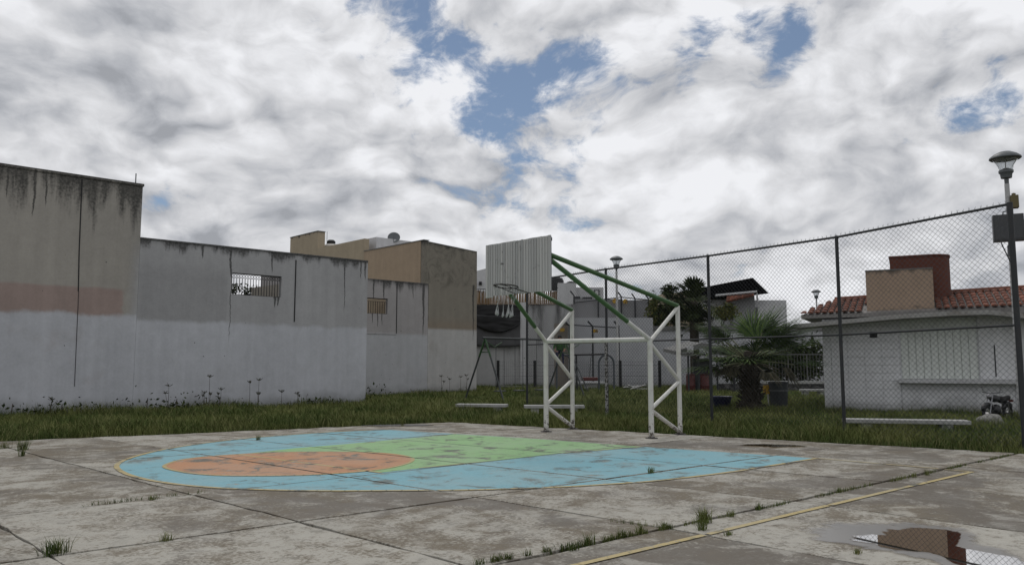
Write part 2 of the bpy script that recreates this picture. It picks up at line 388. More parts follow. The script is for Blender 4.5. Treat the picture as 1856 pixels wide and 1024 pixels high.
REDP = weathered('red_plastic', (.10, .020, .018), .5, .5)
BLUEP = weathered('blue_tub_plastic', (.008, .011, .045), .5, .3)
TANKM = weathered('water_tank_cream', (.46, .44, .40), .6, .2)
YSIGN = mat('yellow_sign', lambda b: dict(col=b.mix(b.noise(b.pos(), 5., 4, .6).ss(.5, .6), (.42, .25, .02), (.14, .09, .03))), rough=.6)
GREYBIN = weathered('grey_bin', (.040, .044, .050), .6, .4, (.02, .02, .02), 4.)
SHUT = weathered('shutter_paint', (.66, .69, .655), .6, .2, (.2, .2, .18), 2.)
SKIN = mat('skin', base=(.24, .12, .075), rough=.6); SHIRT = mat('green_shirt', base=(.03, .09, .02), rough=.9)
JEANS = mat('dark_jeans', base=(.015, .018, .045), rough=.9); HAIR = mat('dark_hair', base=(.012, .010, .009), rough=.7)
RAILM = weathered('railing_paint', (.11, .11, .108), .6, .5)
DARKWIN = mat('dark_glass', base=(.012, .013, .015), rough=.1)
def f_puddle(rough, tint, ior=1.40, gain=1., feather=False):
    m = bpy.data.materials.new('puddle_water'); m.use_nodes = True; nt = m.node_tree; nt.nodes.clear()
    o = nt.nodes.new('ShaderNodeOutputMaterial'); mx = nt.nodes.new('ShaderNodeMixShader'); t = nt.nodes.new('ShaderNodeBsdfTransparent')
    g = nt.nodes.new('ShaderNodeBsdfGlossy'); fr = nt.nodes.new('ShaderNodeFresnel'); fr.inputs[0].default_value = ior
    t.inputs[0].default_value = tint + (1,); g.inputs['Roughness'].default_value = rough; g.inputs[0].default_value = (1, 1, 1, 1)
    fac = X(nt, fr.outputs[0])*gain
    if feather:
        at_ = nt.nodes.new('ShaderNodeAttribute'); at_.attribute_name = 'wet'; b_ = NB(nt)
        wet = (X(nt, at_.outputs['Fac']) + (b_.noise(b_.pos(), 6., 6, .65)-.5)*1.3).ss(.15, .75); fac = fac*wet
        nt.links.new(b_.mix(wet, (1., 1., 1.), tint), t.inputs[0])
    nt.links.new(fac.v, mx.inputs[0]); nt.links.new(t.outputs[0], mx.inputs[1]); nt.links.new(g.outputs[0], mx.inputs[2])
    nt.links.new(mx.outputs[0], o.inputs[0]); return m
PUDDLE = f_puddle(.015, (.38, .32, .24), 1.33, .78, True); FILM = f_puddle(.30, (.50, .47, .43), 1.25, .38, True)

# ------------------------------------------------------------------ ground and court slabs
g = MB(); 
NG = 40
g.add([(-400, -400, -.09), (600, -400, -.09), (600, 600, -.09), (-400, 600, -.09)], [(0, 1, 2, 3)])
ground = g.build('ground', SOIL, kind='structure')
XI = [-11.2, -9, -6.8, -4.6, -2.55, -.4, 1.8, 4.0, 6.25, 8.5, 10.75, 13.1, 15.75]
YJ = [-6, -3.4, -.9, 1.75, 4.55, 7.08, 9.45, 13.6, 19.4]
def node(i, j):
    x, y = XI[i], YJ[j]
    if j == len(YJ)-1: y = 19.4 - .2*x
    X_ = x*(1 - .0155*max(0, y-5)); Y_ = y - ((.05 if j < 6 else .01)*(x-6) if j < len(YJ)-1 else 0)
    return np.array([X_, Y_])
court = thing('court', (5, 8, 0), '', ''); del court['label']; del court['category']; court['kind'] = 'structure'
SLABS = []
for i in range(len(XI)-1):
    for j in range(len(YJ)-1):
        q = [node(i, j), node(i+1, j), node(i+1, j+1), node(i, j+1)]
        gl, gr = .017, .017
        gb = .034 if j == 4 else .018; gt = .034 if j+1 == 4 else .018
        e = lambda a, b_: (b_-a)/np.linalg.norm(b_-a)
        eu0, eu1, ev0, ev1 = e(q[0], q[1]), e(q[3], q[2]), e(q[0], q[3]), e(q[1], q[2])
        q = [q[0]+eu0*gl+ev0*gb, q[1]-eu0*gr+ev1*gb, q[2]-eu1*gr-ev1*gt, q[3]+eu1*gl-ev0*gt]
        z = random.uniform(-.004, .004)
        # slightly ragged edges
        poly = []
        for k in range(4):
            a, b_ = q[k], q[(k+1)%4]; L = np.linalg.norm(b_-a); n = max(6, int(L/.22)); nn = np.array([-(b_-a)[1], (b_-a)[0]])/L
            for t in range(n):
                s_ = t/n; amp = .009 if t else 0.
                if (k == 2 and j == len(YJ)-2) or (k == 1 and i == len(XI)-2): amp *= 5
                poly.append(a+(b_-a)*s_ + nn*random.gauss(0, 1)*amp)
        m = MB().prism([tuple(p) for p in poly], -.14, z)
        o = m.build('slab', CONC, court, bevel=.006)
        o['tone'] = {(7, 3): .5, (9, 3): .5, (10, 3): .2, (8, 3): -.25, (7, 4): .25, (8, 4): -.3, (9, 4): .35, (6, 4): -.2, (7, 5): .35, (6, 5): -.1, (10, 4): .1, (6, 6): .3, (5, 5): .3}.get((i, j), random.uniform(-.3, .35))
        SLABS.append((q, z))
def clip(poly, q):
    out_ = [np.array(p[:2], float) for p in poly]
    c = sum(q)/4
    for k in range(4):
        a, b_ = q[k], q[(k+1)%4]; n = np.array([-(b_-a)[1], (b_-a)[0]])
        if n@(c-a) < 0: n = -n
        res = []
        for t in range(len(out_)):
            p, r = out_[t], out_[(t+1)%len(out_)]; dp, dr = n@(p-a), n@(r-a)
            if dp >= 0: res.append(p)
            if dp*dr < 0: res.append(p + (r-p)*dp/(dp-dr))
        out_ = res
        if len(out_) < 3: return []
    return out_
def inset(q, d):
    c = sum(q)/4; return [p + (c-p)/np.linalg.norm(c-p)*d for p in q]
def paint(name, polys, m, dz, label):
    b = MB()
    for q, z in SLABS:
        qi = inset(q, .012)
        for p in polys:
            c = clip(p, qi)
            if len(c) >= 3: b.add([(v[0], v[1], z+dz) for v in c], [tuple(range(len(c)))])
    o = b.build(name, m, kind='structure'); o['label'] = label; return o
def spline(pts, n=8, closed=False):
    P_ = [np.array(p[:2], float) for p in pts]; r = []
    N = len(P_)
    for i in range(N if closed else N-1):
        a = P_[(i-1)%N] if closed or i else P_[0]; b_ = P_[i]; c = P_[(i+1)%N]; d = P_[(i+2)%N] if closed or i+2 < N else P_[-1]
        for t in range(n):
            s_ = t/n; r.append(.5*((2*b_) + (c-a)*s_ + (2*a-5*b_+4*c-d)*s_*s_ + (3*b_-a-3*c+d)*s_**3))
    if not closed: r.append(P_[-1])
    return r
def strip(pts, wd):
    r = []
    for a, b_ in zip(pts[:-1], pts[1:]):
        d = (b_-a)/max(1e-6, np.linalg.norm(b_-a)); n = np.array([-d[1], d[0]])*wd/2; a2 = a - d*.004; b2 = b_ + d*.004
        r.append([a2-n, b2-n, b2+n, a2+n])
    return r
arc_px = [(1480,831),(1340,853),(1200,870),(1070,880),(940,886),(820,889),(700,890),(600,890.5),(500,889),(420,886),(350,881),(300,875),(260,868),(228,858.5),(212,848),(217,838.5),(246,827),(300,814),(370,803),(450,794),(530,787.5),(600,783),(680,779.5),(705,779)]
arc = spline([gp(*q) for q in arc_px], 4)
base_px = [(705,779),(824,786),(950,793.5),(1166,809.5),(1420,826.5),(1480,831)]
basel = [gp(*q)[:2] for q in base_px]
paint('blue_paint', [arc + basel[1:-1]], BLUE, .002, 'pale blue painted three-point zone on the concrete court')
key = [gp(*q)[:2] for q in [(824,786.5),(950,793.8),(1166,809.8),(1010,822.5),(872,837.5),(760,848.5),(690,856.5),(430,824),(535,812),(610,806)]]
paint('green_paint', [key], GREEN, .004, 'light green painted key in front of the basket')
ring_px = [(300,848),(306,840),(340,831.5),(400,825.5),(500,820),(620,819),(700,821.5),(744,829),(741,839),(690,851),(600,859),(500,862.5),(400,862),(340,857)]
ring = spline([gp(*q) for q in ring_px], 6, True)
paint('orange_paint', [ring], ORANGE, .006, 'orange painted free throw circle')
yl = strip(arc, .075) + strip(ring + ring[:1], .06) + strip([gp(430,823.5)[:2], gp(690,857)[:2]], .06)
yl += strip([gp(1166,809.8)[:2], gp(1010,822.5)[:2], gp(872,837.5)[:2], gp(760,848.5)[:2]], .04)
yl += strip([np.array([-9., 4.75]), np.array([2.0, 4.30]), gp(1050,1024)[:2], gp(1300,965)[:2], gp(1600,893)[:2], gp(1762,855)[:2]], .068)
yl += strip([gp(1480,831)[:2], gp(1762,855)[:2]], .05)
paint('yellow_paint', yl, YELLOW, .008, 'yellow court lines around the painted zones and along the side')

# puddles
def puddle(name, pxs, m, z, label, feather=.16):
    pts = spline([gp(*q, z) for q in pxs], 14, True); c = sum(pts)/len(pts)
    pts = [p + (p-c)/np.linalg.norm(p-c)*(mnoise.noise(Vector((p[0]*4, p[1]*4, 1.)))*.11 + mnoise.noise(Vector((p[0]*11, p[1]*11, 4.)))*.06 + mnoise.noise(Vector((p[0]*30, p[1]*30, 7.)))*.025) for p in pts]
    b = MB(); n = len(pts)
    if feather:
        inn = [c + (p-c)*(1-feather) for p in pts]
        b.add([(p[0], p[1], z) for p in pts] + [(p[0], p[1], z) for p in inn], [(i, (i+1)%n, (i+1)%n+n, i+n) for i in range(n)] + [tuple(range(n, 2*n))])
    else: b.add([(p[0], p[1], z) for p in pts], [tuple(range(n))])
    o = b.build(name, m, kind='structure'); o['label'] = label
    if feather:
        at_ = o.data.attributes.new('wet', 'FLOAT', 'POINT'); at_.data.foreach_set('value', [0.]*n + [1.]*n)
    return o
puddle('wet_film', [(1440,968),(1480,944),(1600,942),(1720,948),(1775,962),(1790,985),(1856,1000),(1900,1040),(1780,1050),(1690,1022),(1600,1002),(1500,985)], FILM, .012, 'thin damp film around the largest puddle', .35)
puddle('puddle', [(1540,976),(1570,969),(1597,966),(1602,958),(1665,954),(1738,961),(1745,972),(1738,982),(1752,992),(1800,1003),(1860,1014),(1872,1036),(1800,1040),(1735,1024),(1700,1006),(1620,994),(1575,985)], PUDDLE, .015, 'large rain puddle mirroring the red tower')
puddle('puddle', [(650,770.5),(700,769),(760,768.5),(790,770),(760,772),(700,772.5)], PUDDLE, .014, 'shallow puddle by the grass beyond the blue paint')
puddle('puddle', [(1335,806),(1370,804),(1430,805.5),(1470,808),(1430,809),(1380,808.5)], PUDDLE, .014, 'dark puddle at the slab edge near the fence')
puddle('puddle', [(1040,774),(1070,770),(1085,773),(1065,777)], PUDDLE, .014, 'small puddle at the foot of the goal frame')

# ------------------------------------------------------------------ basketball and football goal
gF = [gp(990,782)[:2], gp(1181,794)[:2]]; gB = [gp(1038,777)[:2], gp(1233,787)[:2]]
gdir = (gF[1]-gF[0])/np.linalg.norm(gF[1]-gF[0]); gout = np.array([gdir[1], -gdir[0]]); gout = gout if gout[0] < 0 else -gout
gc = (gF[0]+gF[1])/2
goal = thing('basketball_goal', (gc[0], gc[1], 0), 'white tubular goal frame with green arms carrying a slatted basketball board', 'basketball goal')
bc = gc + gout*2.90; bdir = np.array([.004, -1.]); bout = np.array([-1., -.004])
def B3(u, z, d=0.): p = bc + bdir*u + bout*d; return (p[0], p[1], z)
V3 = lambda p, z: (p[0], p[1], z)
HF, HB = 2.03, 2.80
for p in gF: MB().tube([V3(p, -.02), V3(p, HF+.02)], .056, 14).build('post', WHITEP, goal, smooth=True)
for p in gB: MB().tube([V3(p, -.02), V3(p, HB)], .050, 14).build('post', WHITEP, goal, smooth=True)
for p in gF + gB: MB().lathe([(0, 0), (.13, 0), (.13, .012), (.115, .016), (.075, .016), (.068, .03), (.0, .03)], V3(p, -.002), 14).build('base_plate', RIM, goal)
MB().tube([V3(gF[0], HF), V3(gF[1], HF)], .051, 14).build('crossbar', WHITEP, goal, smooth=True)
for k in (0, 1):
    f_, b_ = gF[k], gB[k]
    for p, q in (((f_, HF-.04), (b_, HB-.04)), ((f_, HF-.08), (b_, 1.16)), ((b_, 1.14), (f_, .60)), ((f_, .57), (b_, .05))):
        MB().tube([V3(*p), V3(*q)], .042, 12).build('brace', WHITEP, goal, smooth=True)
    tgt = atplane(*((896,494), (990,465))[k], bc - bout*.05, bc - bout*.05 + bdir); s0 = np.array(V3(f_, HF)); s1 = np.array(V3(b_, HB))
    mid = s0 + (tgt-s0)*.24
    MB().tube([s0, mid], .044, 12).build('arm', WHITEP, goal, smooth=True)
    MB().tube([mid, tgt], .047, 12).build('arm', GREENP, goal, smooth=True)
    MB().tube([s1, tgt + np.array([0, 0, .06])], .047, 12).build('arm', GREENP, goal, smooth=True)
BF = frame(bc, bdir, -bout)
board = MB(BF).box(-.87, .87, .0265, .06, 2.90, 2.96).box(-.87, .87, .0265, .06, 3.34, 3.42).box(-.87, .87, .0265, .06, 3.78, 3.84).box(-.885, .885, .0135, .0255, 2.87, 3.86).build('backboard', DARKMET, goal)
NS = 25; uw = 1.79/NS
for k in range(NS):
    u0 = -.895 + k*uw; low = 2.85 if k > 2 else 2.815; dd_ = random.uniform(-.003, .004)
    MB(BF).box(u0+.0055, u0+uw-.0055, -.016+dd_, .012, low+random.uniform(-.006, .006), 3.875+random.uniform(-.004, .004)).build('slat', BOARDM, board, bevel=.003)
# rim: bent ring held by two stays
rc = atplane(917, 519, bc + bout*.33, bc + bout*.33 + bdir); ru = float((rc[:2]-bc)@bdir); rm = MB(); n = 28
rp = [(rc[0] + .225*math.cos(t)*bout[0] - .225*math.sin(t)*bdir[0], rc[1] + .225*math.cos(t)*bout[1] - .225*math.sin(t)*bdir[1], rc[2] + .02*math.cos(t)) for t in [2*math.pi*k/n for k in range(n+1)]]
rm.tube(rp, .012, 8, cap=False)
rm.tube([rp[2], np.array(B3(ru-.05, 2.84, .0))], .009, 6); rm.tube([rp[-3], B3(ru+.30, 2.84, .0)], .009, 6)
rm.tube([rp[n//2], B3(ru, rc[2], 0)], .014, 6)
rim = rm.build('rim', RIM, goal, smooth=True)
nm_ = MB()
for k in range(12):
    a = Vector(rp[int(k*n/12)]); c = Vector(rc); 
    p1 = a.lerp(Vector((c.x, c.y, a.z)), .12) - Vector((0, 0, .14)); p2 = a.lerp(Vector((c.x, c.y, a.z)), .32) - Vector((random.uniform(-.03, .03), random.uniform(-.03, .03), .30))
    nb = Vector(rp[int(((k+1)%12)*n/12)]); p1b = nb.lerp(Vector((c.x, c.y, a.z)), .12) - Vector((0, 0, .14))
    nm_.tube([a, p1, p2], .0035, 5); nm_.tube([a, p1b], .0025, 4)
    if k % 2 == 0 or k == 5:
        e_ = p2 - Vector((random.uniform(-.03, .03), random.uniform(-.03, .03), .14))
        nm_.tube([p2, e_, e_ - Vector((.01, .0, .09)), e_ - Vector((.02, -.01, .12))], [.003, .008, .024, .008], 6)
nm_.build('net', NETM, goal)
for p, r in ((rp[2], .02), (rp[-3], .02)):
    MB().tube([Vector(p)-Vector((0, 0, .015)), Vector(p)+Vector((0, 0, .015))], r, 6).build('bolt', RIM, goal)

# ------------------------------------------------------------------ chain-link fence
FP = [gp(955,510,4.3), gp(1098,488,4.3), gp(1283,464,4.3), gp(1516,430,4.3), gp(1830,370,4.45)]
fence = thing('chain_link_fence', (17.3, 10, 0), 'tall dark chain link fence between the court and the playground', 'fence')
for k, p in enumerate(FP):
    MB().tube([(p[0], p[1], -.05), (p[0], p[1], p[2]+.03)], .038 if k < 4 else .052, 10).build('post', DARKMET, fence, smooth=True)
wire = MB(); 
for a, b_ in zip(FP[:-1], FP[1:]):
    MB().tube([a, b_], .026, 8).build('top_rail', DARKMET, fence, smooth=True)
    mz = 2.15
    MB().tube([(a[0], a[1], mz), (b_[0], b_[1], mz*b_[2]/4.3)], .021, 8).build('middle_rail', DARKMET, fence, smooth=True)
    h = b_-a; L = np.linalg.norm(h[:2]); t = h[:2]/L; nrm = np.array([-t[1], t[0]]); Ht = 4.33; S_ = .108
    sag = lambda u: h[2]*u/L
    for sgn in (1, -1):
        u = -Ht if sgn > 0 else 0.
        while u < (L if sgn > 0 else L+Ht):
            # line: x = u + sgn*z*1.0
            z0, z1 = .04, Ht
            if sgn > 0: z0 = max(z0, -u); z1 = min(z1, L-u)
            else: z0 = max(z0, u-L); z1 = min(z1, u)
            if z1-z0 > .02:
                n = max(1, int((z1-z0)/.8)); pts = []
                for s_ in range(n+1):
                    z = z0+(z1-z0)*s_/n; x = u + sgn*z
                    jx = mnoise.noise(Vector((x*1.3+a[0], z*1.3, 2.)))*.012
                    jn = mnoise.noise(Vector((x*.7+a[0], z*.7, 9.)))*.02 + sgn*.003
                    pts.append((a[0]+t[0]*(x+jx)+nrm[0]*jn, a[1]+t[1]*(x+jx)+nrm[1]*jn, z*(1+sag(x)/Ht) + mnoise.noise(Vector((x*1.1, z*1.1, 5.)))*.012))
                wire.tube(pts, .0031, 3, cap=False)
            u += S_
    u = 0.
    while u < L:                                   # twisted ends above the rail
        z = Ht + sag(u); c = np.array([a[0]+t[0]*u, a[1]+t[1]*u, z])
        d1 = np.array([t[0], t[1], 0])*random.uniform(.006, .02)
        wire.tube([c, c + d1 + [0, 0, random.uniform(.03, .055)]], .0028, 3, cap=False); wire.tube([c, c - d1 + [0, 0, random.uniform(.025, .05)]], .0028, 3, cap=False)
        u += S_
wire.build('wire_mesh', WIRE, fence, kind='stuff')
# ------------------------------------------------------------------ left walls and houses
hw = thing('tall_house_wall', (2, 26.5, 0), 'tall beige and grey plaster house wall with mildewed coping and pink band', 'wall')
MB().box(-16, 8.33, 26.3, 26.55, -.1, 7.2).build('wall', W_LEFT, hw)
MB().box(-16, 8.36, 26.26, 26.60, 7.2, 7.28).build('coping', W_LEFT, hw)
MB().box(8.08, 8.33, 26.55, 36., -.1, 7.2).build('wall', W_LEFT, hw)
MB().tube([(6.55, 26.295, 7.15), (6.58, 26.295, 5.), (6.62, 26.295, 3.7)], .017, 6).build('expansion_joint', BLACK, hw)
MB().tube([(6.63, 26.29, 3.7), (6.66, 26.29, .84)], .008, 5).build('cable', BLACK, hw)
MB().tube([(8.14, 26.42, 7.27), (8.14, 26.42, 7.62)], .018, 6).build('pipe_stub', LAMPG, hw)
mw = thing('boundary_wall', (12.6, 26.4, 0), 'long grey plaster boundary wall with a wide barred opening and black mildew runs', 'wall')
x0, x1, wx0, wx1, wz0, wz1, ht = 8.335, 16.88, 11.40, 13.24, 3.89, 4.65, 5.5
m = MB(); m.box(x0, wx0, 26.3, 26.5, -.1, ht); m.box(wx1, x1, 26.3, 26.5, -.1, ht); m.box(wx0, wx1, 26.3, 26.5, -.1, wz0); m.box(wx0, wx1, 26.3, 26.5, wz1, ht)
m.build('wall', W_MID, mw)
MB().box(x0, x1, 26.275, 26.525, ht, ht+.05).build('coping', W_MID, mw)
MB().box(13.76, 13.80, 26.285, 26.31, 3.03, 5.3).build('expansion_joint', BLACK, mw)
def grille(parent, xa, xb, za, zb, y, n, circles=True):
    gr = MB().box(xa, xb, y-.012, y+.012, zb-.03, zb).box(xa, xb, y-.010, y+.010, zb-.165, zb-.15).box(xa, xb, y-.010, y+.010, za, za+.02).build('grille', BLACK, parent)
    for k in range(n+1):
        x = xa + (xb-xa)*k/n
        MB().box(x-.009, x+.009, y-.009, y+.009, za, zb-.155).build('bar', BLACK, gr)
        if circles and k < n:
            c = (x + (xb-xa)/n/2, y, zb-.09); r = min(.055, (xb-xa)/n/2-.006)
            MB().tube([(c[0]+r*math.cos(t*.5236), y, c[2]+r*math.sin(t*.5236)) for t in range(13)], .008, 5, cap=False).build('ring', BLACK, gr)
    return gr
grille(mw, wx0+.004, wx1-.004, wz0+.002, wz1-.002, 26.40, 18)
bw = thing('recessed_boundary_wall', (22, 31.6, 0), 'grey boundary wall with a small barred window abutting the bare tan house side', 'wall')
m = MB(); wa, wb, za, zb = 20.22, 21.38, 3.86, 4.60
m.box(15., wa, 31.5, 31.7, -.1, 5.45); m.box(wb, 23.78, 31.5, 31.7, -.1, 5.45); m.box(wa, wb, 31.5, 31.7, -.1, za); m.box(wa, wb, 31.5, 31.7, zb, 5.45); m.build('wall', W_FAR, bw)
MB().box(15., 23.78, 31.475, 31.725, 5.45, 5.5).build('coping', W_FAR, bw)
MB().box(21.87, 21.91, 31.485, 31.51, 2.93, 5.4).build('expansion_joint', BLACK, bw)
MB().box(20.1, 21.88, 31.47, 31.505, 2.90, 2.95).build('ledge', W_FAR, bw)
grille(bw, wa+.004, wb-.004, za+.002, zb-.002, 31.60, 9, False)
# tan house
hs = thing('tan_house', (25, 37, 0), 'tan two storey house with a bare weathered render side and stepped parapets', 'house')
m = MB(); m.add([(23.79, 31.5, -.1), (27.0, 31.5, -.1), (27.0, 31.5, 7.44), (23.5, 31.5, 7.66), (23.5, 31.5, 5.51), (23.79, 31.5, 5.51),
                 (23.79, 31.75, -.1), (27.0, 31.75, -.1), (27.0, 31.75, 7.44), (23.5, 31.75, 7.66), (23.5, 31.75, 5.51), (23.79, 31.75, 5.51)],
                [(0,1,2,3,4,5), (11,10,9,8,7,6), (0,6,7,1), (1,7,8,2), (2,8,9,3), (3,9,10,4), (4,10,11,5), (5,11,6,0)]); m.build('side_wall', W_BEIGE, hs)
MB().box(23.48, 23.78, 31.76, 37.0, 3., 7.67).build('front_wall', W_TAN, hs)
MB().box(23.45, 23.81, 31.47, 37.0, 7.67, 7.71).build('coping', CONCD, hs)
MB().box(23.50, 23.80, 37.0, 42.2, 3., 8.40).build('front_wall', W_TAN2, hs)
MB().box(23.52, 24.0, 42.21, 45.7, 3., 9.45).build('front_wall', W_TAN2, hs)
MB().box(23.49, 24.03, 42.2, 45.73, 9.45, 9.49).build('coping', CONCD, hs)
MB().box(26.7, 27.0, 31.76, 45., -.1, 7.4).build('wall', W_BEIGE, hs)
MB().box(23.8, 26.69, 31.76, 45., 7.0, 7.1).build('roof', W_WHITE, hs)
MB().box(24.2, 26.6, 36.9, 40.4, 7.1, 8.55).build('roof_room', W_WHITE, hs)
for yy in (37.3, 38.0): pass
MB().box(24.15, 24.2, 38.6, 39.4, 7.9, 8.3).build('roof_window', DARKWIN, hs)
tp = atX(600, 448, 24.9)
tk = thing('water_tank', (tp[0], tp[1], 7.1), 'cream roof water tank with a black lid on the tan house', 'water tank')
MB().lathe([(.0, .0), (.62, .0), (.66, .25), (.62, 1.35), (.55, tp[2]-7.1+.05), (.25, tp[2]-7.1+.2)], (tp[0], tp[1], 7.1), 22).build('tank', TANKM, tk, smooth=True)
MB().lathe([(.26, 0), (.27, .16), (.18, .26), (0., .27)], (tp[0], tp[1], tp[2]+.18), 16).build('lid', BLACK, tk, smooth=True)
ap = atX(593, 420, 24.5)
tag(MB().tube([(ap[0], ap[1], 7.1), (ap[0], ap[1], ap[2])], .015, 5).build('antenna_mast', LAMPG), 'thin bare antenna rod beside the cream roof tank', 'antenna')
sp = atX(714, 432, 25.5)
sd = thing('satellite_dish', (sp[0], sp[1], 8.55), 'small satellite dish on a short mast on the tan house roof room', 'satellite dish')
MB().tube([(sp[0], sp[1], 7.1), (sp[0], sp[1], sp[2])], .03, 6).build('mast', LAMPG, sd)
dv = Vector((-.55, -.7, .45)).normalized(); mt = Matrix.Translation((sp[0], sp[1], sp[2])) @ dv.to_track_quat('Z', 'Y').to_matrix().to_4x4()
m = MB(lambda q: tuple(mt @ Vector(q))); m.lathe([(0., .0), (.14, .012), (.26, .045), (.36, .09), (.355, .10), (.25, .058), (.0, .012)], (0, 0, 0), 20); m.build('reflector', LAMPG, sd, smooth=True)
MB(lambda q: tuple(mt @ Vector(q))).tube([(0, -.33, .08), (0, -.05, .36)], .012, 5).build('feed_arm', LAMPG, sd)
# behind the barred opening
gw = atY(462, 520, 28.6)
tag(MB().add([(gw[0], 28.6, 0), (16, 28.6, 0), (16, 28.6, 4.95), (gw[0], 28.6, 4.42), (gw[0], 28.9, 0), (16, 28.9, 0), (16, 28.9, 4.95), (gw[0], 28.9, 4.42)],
    [(0,1,2,3), (4,7,6,5), (0,4,5,1), (1,5,6,2), (2,6,7,3), (3,7,4,0)]).build('patio_wall', weathered('patio_plaster', (.30, .275, .235))), 'beige patio wall with a sloping top seen through the wide barred opening', 'wall')
tag(MB().box(19.9, 22.4, 33.2, 33.5, 0, 5.3).build('patio_wall', weathered('cream_plaster', (.48, .40, .29))), 'cream patio wall seen through the small barred window', 'wall')

# ------------------------------------------------------------------ foliage helper
def leafcloud(pts, size, m, name, parent, droop=.3, aspect=.4):
    n = len(pts); pts = np.array(pts); d = rng.normal(size=(n, 3)); d[:, 2] -= droop; d /= np.linalg.norm(d, axis=1)[:, None]
    s_ = np.cross(d, rng.normal(size=(n, 3))); s_ /= np.linalg.norm(s_, axis=1)[:, None]
    L = size*rng.uniform(.6, 1.4, n)[:, None]
    v = np.stack([pts, pts + d*L*.5 + s_*L*aspect*.5, pts + d*L, pts + d*L*.5 - s_*L*aspect*.5], 1).reshape(-1, 3)
    b = MB(); b.v = [tuple(q) for q in v]; b.f = [(4*i, 4*i+1, 4*i+2, 4*i+3) for i in range(n)]; b.mi = [0]*n
    return b.build(name, m, parent)
def tree(name, base, limbs, blobs, m, nleaf, size, label, cat='tree', droop=.3, group=None, aspect=.4):
    t = thing(name, base, label, cat, group)
    b = MB(); base = np.array(base)
    for tip, r in limbs:
        tip = np.array(tip); mid = (base+tip)/2 + rng.normal(size=3)*.12*np.linalg.norm(tip-base)*np.array([1, 1, .3])
        b.tube(spline3([base, mid, tip]), [r*(1-.85*k/8) for k in range(9)], 6)
    b.build('trunk', TWIG, t, smooth=True)
    pts = []; tot = sum(q[3]*q[4]*q[5] for q in blobs)
    for (cx, cy, cz, rx, ry, rz) in blobs:
        k = max(130, int(nleaf*rx*ry*rz/tot)); cl = max(6, k//26)
        cen = rng.normal(size=(cl, 3)); cen /= np.linalg.norm(cen, axis=1)[:, None]; cen *= rng.uniform(.35, 1.05, cl)[:, None]
        for c in cen:
            q = rng.normal(size=(k//cl, 3))*.20 + c
            pts += list(q*np.array([rx, ry, rz]) + np.array([cx, cy, cz]))
    leafcloud(pts, size, m, 'crown', t, droop, aspect)
    return t
def spline3(P_, n=4):
    P_ = [np.array(p, float) for p in P_]; r = []
    for i in range(len(P_)-1):
        a, b_, c, d = P_[max(i-1, 0)], P_[i], P_[i+1], P_[min(i+2, len(P_)-1)]
        for t in range(n):
            s_ = t/n; r.append(.5*((2*b_) + (c-a)*s_ + (2*a-5*b_+4*c-d)*s_*s_ + (3*b_-a-3*c+d)*s_**3))
    return r + [P_[-1]]
q = atY(440, 525, 30.)
tree('patio_tree', (q[0], q[1], 0), [((q[0]+.3, q[1], 4.2), .06), ((q[0]-.4, q[1], 4.3), .05)], [(q[0]-.35, q[1], q[2]+.02, .55, .5, .33), (q[0]+.4, q[1], q[2]-.15, .45, .4, .42)], LEAFD, 800, .13, 'dark leafy shrub seen through the wide barred opening', 'shrub')

# ------------------------------------------------------------------ park back wall (about fifty metres away)
def PB(x, y, k=50.): return atK(x, y, k)
def kframe(k): o = cC + cF*0; f2 = np.array([cF[0], cF[1]])/math.cos(PITCH); return frame((f2[0]*k, f2[1]*k, 0), cR, f2)   # u to the right, v away
K50 = kframe(50.)
def ux(x, k): return (x-928)/FPX*k
def zy(y, k): return EYE + (657-y)/1428.*k
pw = thing('park_wall', K50((1.5, 0, 0)), 'white park wall with black mildew streaks and a cane screen on top', 'wall')
MB(K50).box(ux(855,50), ux(1042,50), 0, .25, -.1, zy(551,50)).build('wall', W_BACK, pw)
c_ = MB(K50); x = ux(856,50)
while x < ux(1010,50):
    c_.tube([(x, -.05, zy(551,50)-.02), (x+random.uniform(-.03, .03), -.05, zy(527,50)+random.uniform(-.08, .05))], .03, 5); x += .062
c_.build('cane_screen', CANE, pw, kind='stuff')
r_ = MB(K50); 
r_.tube([(ux(856,50), -.1, zy(527,50)+.12), (ux(1012,50), -.1, zy(525,50)+.12)], .02, 5)
for k in range(34): r_.tube([(ux(858+k*4.4,50), -.1, zy(527,50)-.1), (ux(858+k*4.4,50), -.1, zy(527,50)+.13)], .014, 4)
r_.build('railing', BLACK, pw)
MB(K50).box(ux(943,50), ux(955,50), -.2, -.004, -.1, zy(548,50)).build('pilaster', W_WHITE, pw)
# tarpaulin: folds
tr = thing('tarpaulin', K50((ux(905,50), -.3, zy(628,50))), 'black tarpaulin sagging over grey canvas on the park wall', 'tarpaulin')
def cloth(x0, x1, yt, yb, m, name, sag=0., n=26, mrows=12, off=.25, amp=.06):
    b = MB(K50); vs = []
    for j in range(mrows+1):
        for i in range(n+1):
            s_, t_ = i/n, j/mrows; px_ = x0+(x1-x0)*s_
            yy = yt + (yb + sag*4*s_*(1-s_) - yt)*t_
            d = amp*2.2*mnoise.noise(Vector((s_*5, t_*2.5, yt))) + amp*1.6*mnoise.noise(Vector((s_*3+t_, t_*9 - 6*(s_-.5)**2*3, yt*2.)))
            vs.append((ux(px_,50), -off+d, zy(yy,50)))
    fs = [(j*(n+1)+i, j*(n+1)+i+1, (j+1)*(n+1)+i+1, (j+1)*(n+1)+i) for j in range(mrows) for i in range(n)]
    b.add(vs, fs); o = b.build(name, m, tr, smooth='all'); s2 = o.modifiers.new('solid', 'SOLIDIFY'); s2.thickness = .01; return o
cloth(860, 943, 553, 573, TARP, 'upper_sheet', 2, amp=.015, off=.2)
cloth(860, 943, 572, 588, TARP, 'sagging_sheet', 15, amp=.022, off=.36)
